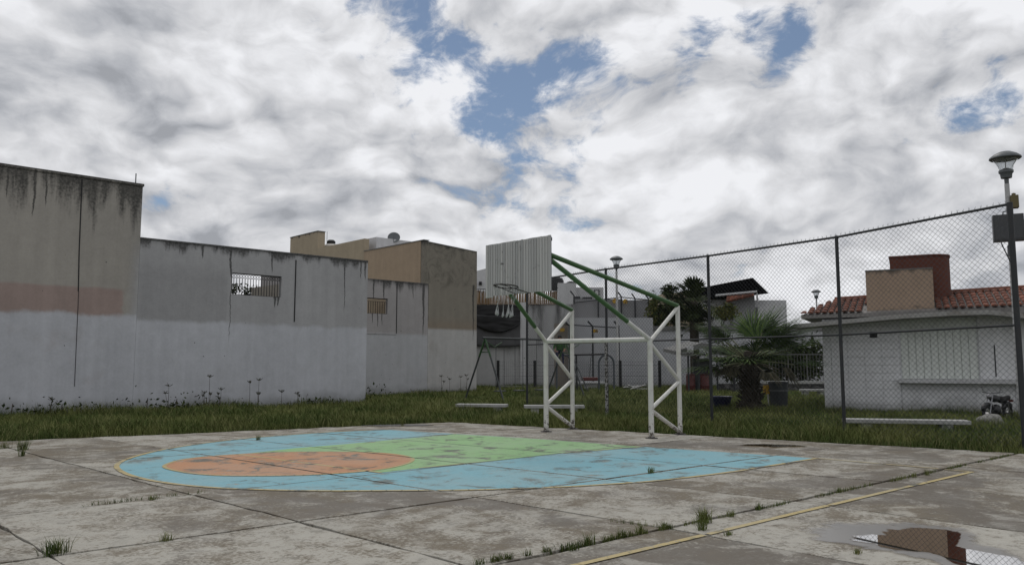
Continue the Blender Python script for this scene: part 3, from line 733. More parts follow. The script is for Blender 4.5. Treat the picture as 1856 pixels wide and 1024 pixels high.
cloth(860, 943, 574, 627, TARPG, 'canvas', 2, amp=.03, off=.22)
MB(K50).tube([(ux(860,50), -.3, zy(572,50)), (ux(943,50), -.3, zy(574,50))], .03, 6).build('pole', LAMPG, tr)
# lower white wall run to the right
pl = thing('low_park_wall', K50((6, 1, 0)), 'plain pale wall behind the playground arches below the fenced terrace', 'wall')
MB(K50).box(ux(1043,50), ux(1186,50), .5, .75, -.1, zy(575,50)).build('wall', W_BACKL, pl)
MB(K50).box(ux(1186,50), ux(1500,50), .8, 1.05, -.1, zy(598,50)).build('wall', W_BACKL, pl)
MB(K50).box(ux(1186,50), ux(1500,50), .7, 1.1, zy(598,50), zy(590,50)).build('coping', CONCD, pl)
# upper fenced block terrace
K54 = kframe(54.)
ft = thing('terrace_fence', K54((6, 0, 0)), 'grey block terrace with dark angled fence posts and round yellow signs', 'wall')
MB(K54).box(ux(1040,54), ux(1130,54), .3, .55, 2., zy(541,54)).build('block_wall', W_GREYB, ft)
MB(K54).box(ux(1130,54), ux(1178,54), .3, .55, 2., zy(543,54)).build('block_wall', W_GREYB, ft)
for xx, yt in ((1041,535),(1085,541),(1127,537),(1152,540),(1177,542)):
    MB(K54).tube([(ux(xx,54), .1, zy(590,54)), (ux(xx,54), .1, zy(yt,54)), (ux(xx-7,54), -.3, zy(yt-7,54))], .055, 6).build('post', DARKMET, ft)
MB(K54).tube([(ux(1041,54), .1, zy(548,54)), (ux(1085,54), .1, zy(543,54)), (ux(1127,54), .1, zy(538,54)), (ux(1177,54), .1, zy(543,54))], .035, 5).build('rail', DARKMET, ft)
for xx, yy in ((1115,545),(1134,546)):
    pt = (ux(xx,54), .0, zy(yy,54)); sgm = MB(K54); n = 14
    vs = [(pt[0]+.17*math.cos(2*math.pi*k/n), 0, pt[2]+.17*math.sin(2*math.pi*k/n)) for k in range(n)]; vs += [(a, .03, c) for a, _, c in vs]
    sgm.add(vs, [tuple(range(n)), tuple(range(n, 2*n))] + [(k, (k+1)%n, (k+1)%n+n, k+n) for k in range(n)]); sgm.build('sign', YSIGN, ft)
# nearer low fence with bent posts and yellow plates
K47 = kframe(47.)
lf = thing('angled_post_fence', K47((4, 0, 0)), 'fence with angled dark posts and small yellow plates in front of the pale wall', 'fence')
for xx in (1032,1074,1121):
    MB(K47).tube([(ux(xx,47), 0, -.05), (ux(xx,47), 0, zy(591,47)), (ux(xx-9,47), -.3, zy(583,47))], .06, 6).build('post', DARKMET, lf)
MB(K47).tube([(ux(1022,47), 0, zy(588,47)), (ux(1121,47), 0, zy(594,47))], .035, 5).build('rail', DARKMET, lf)
fm = MB(K47); 
for k in range(70):
    x = ux(1024,47)+k*.05; 
    if x < ux(1120,47): fm.tube([(x, 0, .6), (x, 0, zy(592,47))], .004, 3, cap=False)
fm.build('wire_mesh', WIRE, lf, kind='stuff')
for xx, yy in ((1019,598),(1079,600)): MB(K47).box(ux(xx-4,47), ux(xx+4,47), -.1, -.07, zy(yy+3,47), zy(yy-3,47)).build('plate', YSIGN, lf)
MB(K47).box(ux(1005,47), ux(1030,47), .3, .5, -.05, zy(586,47)).build('panel', weathered('tan_panel', (.20, .17, .14)), lf)
# low welded wire fence along the wall
K45 = kframe(45.)
wf = thing('wire_panel_fence', K45((4, 0, 0)), 'low welded wire fence on black posts along the foot of the park wall', 'fence')
for xx in (903,969,1123,1194): MB(K45).box(ux(xx,45)-.08, ux(xx,45)+.08, -.04, .04, -.05, zy(653,45)).build('post', BLACK, wf)
ww = MB(K45)
for k in range(8): 
    z = .2 + k*.2; ww.tube([(ux(903,45), .0, z), (ux(1194,45), .0, z)], .006 if k % 3 else .014, 3, cap=False)
x = ux(903,45)
while x < ux(1194,45): ww.tube([(x, 0, .1), (x, 0, 1.65)], .004, 3, cap=False); x += .12
ww.build('wire_mesh', WIRE, wf, kind='stuff')

# ------------------------------------------------------------------ houses far behind
K75 = kframe(75.)
h1 = thing('white_house', K75((ux(1050,75), 3, 0)), 'plain white flat roofed house behind the park wall', 'house')
def kb(K, k, xa, xb, yt, d0, d1, m, name, par, zb=0.): return MB(K).box(ux(xa,k), ux(xb,k), d0, d1, zb, zy(yt,k)).build(name, m, par)
kb(K75, 75, 1012, 1045, 512, 0, 8, W_WHITE, 'wall', h1); kb(K75, 75, 1045.3, 1096, 519, .6, 8, W_WHITE, 'wall', h1)
for xa, xb, ya, yb in ((1041,1052,537,546),(1056,1074,538,548)): MB(K75).box(ux(xa,75), ux(xb,75), -.1, .58, zy(yb,75), zy(ya,75)).build('window', DARKWIN, h1)
fr_ = MB(K75); fr_.box(ux(1078,75), ux(1088,75), .4, .57, zy(534,75), zy(524,75)); fr_.build('window', DARKWIN, h1)
MB(K75).box(ux(1080,75), ux(1086,75), .34, .39, zy(533.5,75), zy(525.5,75)).build('pane', W_WHITE, h1)
h2 = thing('far_white_house', K75((ux(870,75), 3, 0)), 'white gable house end between the tan house and the backboard', 'house')
m = MB(K75); m.add([(ux(840,75), 0, 0), (ux(886,75), 0, 0), (ux(886,75), 0, zy(484,75)), (ux(840,75), 0, zy(496,75)), (ux(840,75), 8, 0), (ux(886,75), 8, 0), (ux(886,75), 8, zy(484,75)), (ux(840,75), 8, zy(496,75))],
    [(0,1,2,3), (4,7,6,5), (0,4,5,1), (1,5,6,2), (2,6,7,3), (3,7,4,0)]); m.build('wall', W_WHITE, h2)
MB(K75).box(ux(868,75), ux(873,75), -.25, -.01, zy(516,75), zy(510,75)).build('lamp', BLACK, h2)
for xx, yt, w_ in ((1012,497,13),(1038,505,9)):
    t = thing('roof_tank', K75((ux(xx,75), 2, zy(517,75))), 'dark round water tank on the white house roof' if w_ > 10 else 'small dark water tank beside the larger one on the white house roof', 'water tank')
    p = K75((ux(xx,75), 2., zy(522,75))); hh = zy(yt,75)-zy(522,75); r = ux(928+w_,75)
    MB().lathe([(0, 0), (r, 0), (r, hh*.7), (r*.8, hh*.9), (r*.3, hh), (0, hh)], p, 18).build('tank', BLACK, t, smooth=True)
h3 = thing('tan_far_house', K75((ux(1165,75), 4, 0)), 'low tan house wall rising behind the terrace fence', 'house')
kb(K75, 75, 1120, 1160, 541, 3, 8, W_TAN2, 'wall', h3); kb(K75, 75, 1160.2, 1235, 540, 2, 8, W_TAN2, 'wall', h3)
# house with the black canopy roof
K58 = kframe(58.)
h4 = thing('black_roof_house', K58((ux(1360,58), 3, 0)), 'white house with a black metal canopy roof and a strip of clay tiles', 'house')
kb(K58, 58, 1213, 1330, 526, 2.2, 8, W_TAN2, 'wall', h4)
kb(K58, 58, 1330.3, 1369, 535, 0, 7, W_GREYB, 'wall', h4); kb(K58, 58, 1369.3, 1430, 543, .4, 7, W_WHITE, 'wall', h4)
kb(K58, 58, 1262, 1330, 541, 1.0, 2.15, W_WHITE, 'wall', h4)
m = MB(K58); A_ = [(ux(1252,58), -1., zy(525,58)), (ux(1360,58), -1., zy(505,58)), (ux(1391,58), 4., zy(534,58)), (ux(1268,58), 4., zy(534,58))]
m = MB(K58); A_ = [(ux(1250,58), -.8, zy(526,58)), (ux(1361,58), -.8, zy(504.5,58)), (ux(1389,58), -.8, zy(533,58)), (ux(1368,58), -.8, zy(535,58)), (ux(1290,58), -.8, zy(541,58))]
vs = A_ + [(a, 5.5, c+.3) for a, _, c in A_]; n = 5
m.add(vs, [tuple(range(n)), tuple(range(n, 2*n))] + [(k, (k+1)%n, (k+1)%n+n, k+n) for k in range(n)]); m.build('roof', BLACKR, h4)
m = MB(K58); m.tube([(ux(1292,58), -.95, zy(537,58)), (ux(1366,58), -.95, zy(530,58)), (ux(1367,58), -.95, zy(548,58))], .09, 6); m.build('gutter', W_WHITE, h4)
for k in range(16):
    xa = 1314+k*3.0; MB(K58).tube([(ux(xa,58), -.95, zy(539.5-k*.28,58)), (ux(xa-4,58), -1.35, zy(549-k*.75,58))], .09, 6).build('roof_tile', TILE, h4)
kb(K58, 58, 1374, 1392, 556, .0, .38, W_WHITE, 'panel', h4)
h5 = thing('small_far_house', K58((ux(1455,58), 5, 0)), 'small pale house wall between the palm and the kiosk roof', 'house')
kb(K58, 58, 1430.4, 1456, 562, 4, 9, W_WHITE, 'wall', h5); kb(K58, 58, 1425, 1500, 588, 3, 3.9, W_WHITE, 'wall', h5)
MB(K58).box(ux(1455,58), ux(1462,58), 2.9, 2.98, zy(608,58), zy(594,58)).build('window', DARKWIN, h5)

# ------------------------------------------------------------------ trees behind
def kt(K, k, x, y, d=0.): p = K((ux(x,k), d, 0)); return (p[0], p[1], zy(y,k))
K52 = kframe(52.)
def ktree(name, x, tops, m, nleaf, size, label, k=52., droop=.3, cat='tree', d=0., aspect=.4):
    K = kframe(k); b0 = K((ux(x,k), d, 0)); bl = []; lm = []
    for (tx, ty, rx, rz) in tops:
        p = kt(K, k, tx, ty, d); r = rx/FPX*k; bl.append((p[0], p[1], p[2], r, r, rz/FPX*k)); lm.append((p, .12))
    return tree(name, (b0[0], b0[1], 0), lm, bl, m, nleaf, size, label, cat, droop, None, aspect)
# (the tall dark palm stands with the palms below)
ktree('bushy_tree', 1215, [(1215,525,14,14),(1224,560,18,30),(1200,570,14,24)], LEAFD, 2200, .26, 'twiggy dark bush in front of the low tan house', droop=.5)
ktree('olive_bush', 1190, [(1188,562,13,22),(1200,585,12,14),(1262,585,14,14),(1180,578,8,12)], LEAFY, 1900, .24, 'olive green bush growing over the low park wall', droop=.7, cat='bush')
ktree('olive_bush', 1320, [(1310,566,26,14),(1322,556,16,8)], LEAFY, 1200, .24, 'reddish olive creeper below the clay tile strip', k=55., cat='bush')
ktree('dark_hedge', 1420, [(1400,660,30,34),(1440,655,34,34),(1470,650,24,34),(1350,660,30,30),(1320,660,20,30)], LEAFD, 6500, .24, 'dark hedge behind the white railing beside the kiosk', k=43., cat='hedge')

# stone wall and railing beside kiosk
K40 = kframe(40.)
sw = thing('stone_wall', K40((14, 0, 0)), 'low dark stone wall beneath the white railing beside the kiosk', 'wall')
MB(K40).box(ux(1300,40), ux(1505,40), 0, .35, -.1, zy(695,40)).build('core', W_STONE, sw)
for k in range(64):
    x = ux(random.uniform(1302,1500),40); z = random.uniform(-.05, zy(702,40)); r = random.uniform(.10, .2)
    b = MB(K40); bm = bmesh.new(); bmesh.ops.create_icosphere(bm, subdivisions=1, radius=r)
    b.add([(x+v.co.x*1.2+random.uniform(-.03, .03), -.02+v.co.y*.6, z+v.co.z*.8+random.uniform(-.02, .02)) for v in bm.verts], [tuple(v.index for v in f.verts) for f in bm.faces]); bm.free()
    b.build('stone', W_STONE, sw)
MB(K40).box(ux(1380,40), ux(1505,40), -.06, .41, zy(695,40), zy(690,40)).build('coping', CONC2, sw)
rl = thing('white_railing', K40((14, .2, 1)), 'thin white vertical bar railing on the low stone wall', 'railing')
x = ux(1394,40); k = 0
while x < ux(1503,40):
    MB(K40).box(x-(.03 if k % 6 == 0 else .008), x+(.03 if k % 6 == 0 else .008), .16, .19, zy(690,40), zy(643,40)).build('bar' if k % 6 else 'post', RAILM, rl); x += .16; k += 1
MB(K40).box(ux(1394,40), ux(1503,40), .15, .20, zy(643,40), zy(641,40)).build('rail', RAILM, rl)

# shelter with poles
sh = thing('shelter', K40((ux(1255,40), 1, 0)), 'low dark roofed shelter on thin poles beyond the palm', 'shelter')
MB(K40).add([(ux(1215,40), -1, zy(637,40)), (ux(1262,40), -1, zy(622,40)), (ux(1325,40), -1, zy(632,40)), (ux(1215,40), 2, zy(630,40)), (ux(1262,40), 2, zy(616,40)), (ux(1325,40), 2, zy(627,40)),
    (ux(1215,40), -1, zy(643,40)), (ux(1262,40), -1, zy(632,40)), (ux(1325,40), -1, zy(640,40)), (ux(1215,40), 2, zy(636,40)), (ux(1262,40), 2, zy(622,40)), (ux(1325,40), 2, zy(633,40))],
    [(0,1,4,3),(1,2,5,4),(6,9,10,7),(7,10,11,8),(0,6,7,1),(1,7,8,2),(3,4,10,9),(4,5,11,10),(0,3,9,6),(2,8,11,5)]).build('roof', CONCD, sh)
for xx in (1241,1259,1292,1322): MB(K40).tube([(ux(xx,40), -.6, -.05), (ux(xx,40), -.6, zy(640,40))], .05, 6).build('post', DARKMET, sh)
MB(K40).box(ux(1236,40), ux(1246,40), -1.2, -.9, zy(640,40), zy(628,40)).build('box', W_WHITE, sh)
MB(K40).box(ux(1225,40), ux(1300,40), -.75, -.66, zy(645,40), zy(641,40)).build('beam', LAMPPOLE, sh)
MB(K40).box(ux(1262,40), ux(1296,40), .9, 1.1, -.1, zy(650,40)).build('panel', STEELG, sh)
for xx, lab in ((1251, 'red plastic drum under the dark roofed shelter'), (1276, 'dark red bin standing behind the shelter pole')):
    p = K40((ux(xx,40), .2, 0)); b = thing('red_drum', p, lab, 'drum')
    MB().lathe([(0, 0), (.20, 0), (.24, .1), (.23, .35), (.25, .4), (.23, .45), (.23, .85), (.2, .92), (0, .92)], p, 16).build('drum', REDP, b, smooth=True)
    MB().lathe([(0, .93), (.24, .93), (.24, .97), (0, .98)], p, 16).build('lid', REDP, b)

# ------------------------------------------------------------------ lamp posts
def lamp_post(p, H, s, label):
    t = thing('lamp_post', (p[0], p[1], 0), label, 'lamp post', 'park lamp posts')
    MB().tube([(p[0], p[1], -.05), (p[0], p[1], H-.95*s)], [.085, .062], 12).build('pole', LAMPPOLE, t, smooth=True)
    h = MB().lathe([(0, H-1.02*s), (.055*s, H-1.02*s), (.06*s, H-.80*s), (.14*s, H-.78*s), (.155*s, H-.66*s), (.19*s, H-.62*s), (.19*s, H-.56*s), (.08*s, H-.50*s), (0, H-.50*s)], (p[0], p[1], 0), 22).build('base', LAMPG, t, smooth=True)
    MB().lathe([(.17*s, H-.55*s), (.20*s, H-.42*s), (.28*s, H-.28*s), (.34*s, H-.22*s), (.33*s, H-.22*s), (.27*s, H-.28*s), (.19*s, H-.42*s), (.16*s, H-.55*s)], (p[0], p[1], 0), 26).build('diffuser', GLASS, t, smooth=True)
    MB().tube([(p[0], p[1], H-.52*s), (p[0], p[1], H-.2*s)], .014*s, 6).build('bulb_rod', LAMPG, t)
    MB().lathe([(0, H-.23*s), (.38*s, H-.235*s), (.41*s, H-.21*s), (.40*s, H-.17*s), (.30*s, H-.09*s), (.16*s, H-.02*s), (.06*s, H), (0, H)], (p[0], p[1], 0), 30).build('hood', LAMPG, t, smooth=True)
    return t
lp = atK(1821, 275, 21.7); lamp_post(lp, lp[2], .96, 'park lamp post carrying a grey cabinet beside the kiosk')
l2 = atK(1117, 464, 46.); lamp_post(l2, l2[2], .96, 'white park lamp post seen through the fence beside the playground arch')
l3 = atK(1479, 525, 66.); lamp_post(l3, l3[2], .96, 'distant park lamp showing above the end of the clay tile roof')
# cabinet and boxes on the pole
cv = np.array([cF[0], cF[1]])/math.cos(PITCH)
KC = frame((lp[0], lp[1], 0), (np.array([.342, -.94])), np.array([.94, .342]))
def zk(y): return EYE + (657-y)/1428*21.5
cb = thing('electric_cabinet', (lp[0], lp[1], zk(442)), 'dark grey electric cabinet strapped to the lamp post', 'cabinet')
MB(KC).box(-.42, .30, -.40, -.10, zk(440), zk(392)).build('case', STEELG, cb, bevel=.01)
MB(KC).box(-.38, .26, -.415, -.403, zk(437), zk(395)).build('door', STEELG, cb, bevel=.004)
MB(KC).tube([(-.16, -.25, zk(391)), (-.16, -.25, zk(386)), (.05, -.25, zk(384)), (.05, -.25, zk(391))], .018, 6).build('conduit', LAMPG, cb)
for zz_ in (zk(400), zk(432)): MB(KC).box(-.1, .1, -.12, .1, zz_-.02, zz_+.02).build('strap', BLACK, cb)
sb = thing('meter_box', (lp[0], lp[1], zk(466)), 'small grey meter box below the cabinet on the lamp post', 'box')
MB(KC).box(-.10, .06, -.28, -.09, zk(466), zk(447)).build('case', LAMPG, sb, bevel=.008); MB(KC).box(-.08, .04, -.292, -.282, zk(464), zk(449)).build('door', STEELG, sb)
yb = thing('photocell_box', (lp[0], lp[1], zk(378)), 'ochre control box on the lamp post above the cabinet', 'box')
MB(KC).box(.05, .24, -.14, .10, zk(378), zk(355)).build('case', OCHRE, yb, bevel=.01); MB(KC).lathe([(0, 0), (.05, 0), (.05, .06), (0, .08)], (.14, -.02, zk(355)), 12).build('photocell', OCHRE, yb)
def cable(name, pts, r, label):
    tag(MB().tube(spline3(pts, 6), r, 5).build(name, BLACK), label, 'cable')
cable('cable', [KC((-.25, -.3, zk(442))), KC((-.2, -.3, zk(452))), KC((-.05, -.28, zk(480)))], .016, 'black cable leaving the underside of the grey cabinet')
cable('cable', [KC((.36, -.12, zk(395))), KC((.38, -.12, zk(450))), KC((.40, -.1, zk(510)))], .014, 'straight black cable hanging beside the cabinet')
cable('cable', [KC((.30, -.1, zk(400))), KC((.55, .2, zk(410))), KC((1.0, .4, zk(400)))], .012, 'slack cable running from the cabinet past the fence end')
cable('cable', [KC((.02, -.09, zk(560))), KC((.06, -.09, zk(650))), KC((.03, -.09, zk(745)))], .012, 'thin cable running down the cabinet lamp post')

# ------------------------------------------------------------------ kiosk
KO = np.array([24.8, 11.7]); ku = np.array([.342, -.94]); kv = np.array([.94, .342]); KK = frame((KO[0], KO[1], 0), ku, kv)
ks = thing('kiosk', (27, 8, 0), 'white block kiosk with clay tile roof, shuttered counter and concrete canopy', 'kiosk')
U1 = 9.0
MB(KK).box(0, U1, .06, .25, -.1, 2.95).build('wall', W_KIOSK, ks)
nc = 12; chh = 2.95/nc
for k in range(nc):
    MB(KK).box(0.0, .24, 0, .055, k*chh+.004, (k+1)*chh-.004).build('block', W_KIOSK, ks)
    u = .25
    while u < 2.2:
        u2 = min(u+.49, 2.24)
        MB(KK).box(u, u2-.006, 0, .055, k*chh+.004, (k+1)*chh-.004).build('block', W_KIOSK, ks); u += .49
    if k*chh < .88:
        u = 2.25
        while u < U1: MB(KK).box(u, u+.98, .03, .055, k*chh+.004, min((k+1)*chh-.004, .93)).build('block', W_KIOSK, ks); u += .99
sh_ = MB(KK).box(2.27, 4.32, .05, .058, 1.06, 2.9).build('shutter', SHUT, ks)
for k in range(10): MB(KK).box(2.28+k*.203, 2.28+k*.203+.186, .012, .049, 1.06, 2.62).build('panel', SHUT, sh_)
MB(KK).box(2.27, 4.32, .02, .049, 2.63, 2.9).build('shutter_box', SHUT, ks)
MB(KK).box(4.36, U1, -.002, .058, 1.06, 2.94).build('wall', W_KIOSK, ks)
MB(KK).box(4.74, 4.77, -.012, -.004, 1.13, 2.07).build('slot', BLACK, ks)
MB(KK).box(2.16, U1, -.34, .05, .93, 1.05).build('counter', W_WHITE, ks, bevel=.01)
MB(KK).box(1.40, 1.62, -.012, -.004, 2.33, 2.52).build('vent', BLACK, ks)
MB(KK).box(-.02, U1, .26, 4.5, 2.9, 2.97).build('ceiling', W_KIOSK, ks); MB(KK).box(-.0, .2, .26, 4.4, -.1, 2.9).build('wall', W_KIOSK, ks)
# canopy with the front edge lifting to the right then dropping
cp = [(-.75, 2.76), (1., 2.90), (2.2, 2.99), (3.6, 3.05), (4.55, 3.06), (5.0, 3.0), (5.5, 2.92), (U1, 2.9)]
m = MB(KK); n = len(cp); vs = [(u, v, z+dz) for (dz) in (-.13, 0) for v in (-1.0, .28) for u, z in cp]
fs = []
for a in range(n-1): fs += [(a, a+1, n+a+1, n+a), (2*n+a, 3*n+a, 3*n+a+1, 2*n+a+1), (a, 2*n+a, 2*n+a+1, a+1), (n+a, n+a+1, 3*n+a+1, 3*n+a)]
fs += [(0, n, 3*n, 2*n), (n-1, 3*n-1, 4*n-1, 2*n-1)]; m.add(vs, fs); m.build('canopy', weathered('canopy_concrete', (.34, .335, .32), .85, .8, (.12, .09, .06), 2.), ks)
# tile roof
MB(KK).add([(-.6, -.28, 3.08), (U1, -.28, 3.22), (U1, 2.2, 3.96), (.25, 2.2, 3.69), (-.6, 4.4, 3.08), (U1, 4.4, 3.2),
            (-.6, -.28, 2.98), (U1, -.28, 2.98), (U1, 4.4, 2.98), (-.6, 4.4, 2.98)],
           [(0,1,2,3), (3,2,5,4), (0,3,4), (6,7,1,0), (7,8,5,2,1), (8,9,4,5), (9,6,0,4), (6,9,8,7)]).build('roof_deck', weathered('roof_mortar', (.20, .19, .18)), ks)
roof = MB(KK).tube([(.25, 2.2, 3.73), (U1, 2.2, 4.0)], .10, 8).build('roof', TILE, ks)
tlen = .40; NR = 6; cache = {}
for c in range(46):
    u = -.52 + c*.205
    if u > U1-.1: break
    zb0 = 3.10 + (u+.6)/(U1+.6)*.14; zr = 3.72 + max(0, u-.25)/(U1-.25)*.27
    for r in range(NR):
        s0, s1 = r/NR, (r+1)/NR + .03
        # hip on the left end
        if u < .25:
            lim = (u+.6)/.85
            if s0 > lim: continue
            s1 = min(s1, lim+.05)
        p0 = (u, -.34+2.54*s0, zb0 + (zr-zb0)*s0 + .035); p1 = (u, -.34+2.54*s1, zb0 + (zr-zb0)*s1 + .012)
        if 1.28 < u < 3.3 and r < 3: continue
        b = MB(KK); vs = []
        for (p, rr) in ((p0, .092), (p1, .075)):
            for a in range(6): t = math.pi*a/5; vs.append((p[0]+rr*math.cos(t), p[1], p[2]+rr*.58*math.sin(t)))
        b.add(vs, [(a, a+1, a+7, a+6) for a in range(5)] + [(5, 4, 3, 2, 1, 0)]); b.build('roof_tile', TILE, roof, smooth=True)
tb = thing('roof_block', KK((2.3, 0, 3.0)), 'plain tan parapet block standing on the kiosk canopy', 'parapet')
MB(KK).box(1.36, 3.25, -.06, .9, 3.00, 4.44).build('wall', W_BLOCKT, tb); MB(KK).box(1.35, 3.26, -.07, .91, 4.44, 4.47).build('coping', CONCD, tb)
rt = thing('red_tower', KK((2.9, 2, 3.5)), 'dark red rounded water tower behind the tan parapet block', 'tower')
poly = [(2.05, 1.2), (3.2, 1.2)] + [(3.2+.6*math.sin(a), 1.8-.6*math.cos(a)) for a in [k*math.pi/2/8 for k in range(1, 9)]] + [(3.8, 3.2), (2.05, 3.2)]
m = MB(KK).prism(poly, 3.0, 4.98); m.build('drum', W_RED, rt, smooth=True)
m = MB(KK).prism([(2.9+(p[0]-2.9)*1.03, 2.2+(p[1]-2.2)*1.03) for p in poly], 4.98, 5.03); m.build('coping', W_RED, rt)

# ------------------------------------------------------------------ benches
def bench(a, b_, z, d, label):
    a, b_ = np.array(a[:2]), np.array(b_[:2]); u = (b_-a)/np.linalg.norm(b_-a); v = np.array([-u[1], u[0]]); L = np.linalg.norm(b_-a)
    v = v if v@cF[:2] > 0 else -v; f_ = frame((a[0], a[1], 0), u, v); t = thing('bench', ((a+b_)[0]/2, (a+b_)[1]/2, 0), label, 'bench', 'concrete slab benches in the grass')
    MB(f_).box(0, L, 0, d, z-.09, z).build('seat', CONC2, t, bevel=.012)
    for s_ in (.18, .82): MB(f_).box(L*s_-.12, L*s_+.12, .06, d-.06, -.05, z-.09).build('leg', CONC2, t, bevel=.01)
    return t
bench(gp(825,748), gp(917,749), .27, .42, 'low concrete slab bench before the swing set legs')
bench(gp(950,751), gp(1060,751), .27, .42, 'low concrete slab bench seen through the left goal post')
bench(gp(1533,781), gp(1762,785), .27, .42, 'long concrete slab bench before the kiosk wall')
bench(gp(1455,722), gp(1500,722), .40, .42, 'concrete slab bench against the stone wall')
p = K45((ux(1066,45), -1, 0))
tbk = thing('concrete_table', p, 'white concrete table slab under the red swing seat', 'table')
MB(frame(p, cR, cv)).box(-.75, .75, -.35, .35, .40, .50).build('top', W_WHITE, tbk, bevel=.01); MB(frame(p, cR, cv)).box(-.35, .35, -.2, .2, -.05, .40).build('base', W_WHITE, tbk)

# ------------------------------------------------------------------ swing set
s1 = thing('swing_set', (22.8, 23.4, 0), 'green topped steel A-frame swing set with hanging chains', 'swing set')
zb = 2.52
MB().tube([(20.35, 23.4, zb), (25.3, 23.4, zb)], .045, 10).build('beam', SWINGD, s1, smooth=True)
for x_ in (20.5, 25.15):
    for y_ in (24.55, 22.25):
        top = Vector((x_, 23.4, zb-.03)); ft_ = Vector((x_-.1 if y_ > 24 else x_, y_, -.05)); md = top.lerp(ft_, .28)
        MB().tube([top, md], .040, 8).build('leg', SWINGG, s1, smooth=True); MB().tube([md, ft_], .036, 8).build('leg', SWINGD, s1, smooth=True)
    MB().tube([(x_, 23.4+.28, zb-.56), (x_, 23.4-.28, zb-.56)], .022, 6).build('brace', SWINGG, s1); MB().tube([(x_, 23.4, zb-.1), (x_+.5, 23.4, zb-.35), (x_+.9, 23.4, zb-.16)], .02, 6).build('brace', SWINGG, s1)
for c in (21.3, 22.35, 23.6):
    sw_ = MB().box(c-.24, c+.24, 23.28, 23.52, .40, .44).build('seat', SWINGD, s1, bevel=.01)
    for e_ in (-.22, .22):
        ch = MB(); zq = .43; k = 0
        while zq < zb-.03:
            if k % 2: ch.box(c+e_-.012, c+e_+.012, 23.396, 23.404, zq, zq+.07)
            else: ch.box(c+e_-.004, c+e_+.004, 23.388, 23.412, zq, zq+.07)
            zq += .058; k += 1
        ch.build('chain', SWINGD, sw_)
# arch frame
K42 = kframe(42.)
ar = thing('arch_swing_frame', K42((ux(1060,42), 0, 0)), 'grey arched steel swing frame with one hanging red seat', 'swing set')
for xx in (1022, 1098):
    for (dy) in (0.,):
        pts = [(ux(xx,42)-.40, 0, -.05), (ux(xx,42)-.40, 0, 1.45)] + [(ux(xx,42)-.40*math.cos(a), 0, 1.50+.46*math.sin(a)) for a in [math.pi*k/10 for k in range(11)]] + [(ux(xx,42)+.40, 0, 1.45), (ux(xx,42)+.40, 0, -.05)]
        MB(K42).tube(pts, .055, 8).build('arch', ARCHM, ar, smooth=True)
MB(K42).tube([(ux(1022,42), 0, 1.95), (ux(1098,42), 0, 2.0)], .045, 8).build('beam', BLACK, ar, smooth=True)
MB(K42).tube([(ux(1044,42), 0, 1.95), (ux(1045,42), 0, -.05)], .05, 6).build('post', BLACK, ar)
seat = MB(K42).box(ux(1053,42), ux(1082,42), -.16, .16, .60, .78).build('seat', REDP, ar, bevel=.04)
for a, b_ in ((1068,1071),(1074,1073)): 
    MB(K42).tube([(ux(a-1,42), 0, .78), (ux(b_,42), 0, 1.95)], .014, 5).build('chain', BLACK, seat)
MB(K42).tube([(ux(1036,42), -.3, 1.9), (ux(1062,42), -1.6, -.05)], .035, 6).build('brace', SWINGD, ar)
# peeling pole by arch (in the grass, nearer)
pq = gp(1099, 757)
tag(MB().tube([(pq[0]+.02, pq[1], -.05), (pq[0]+.02, pq[1], 2.12)], .042, 10).build('peeling_post', RUSTP, smooth=True), 'short post with peeling white paint standing at the fence', 'post')
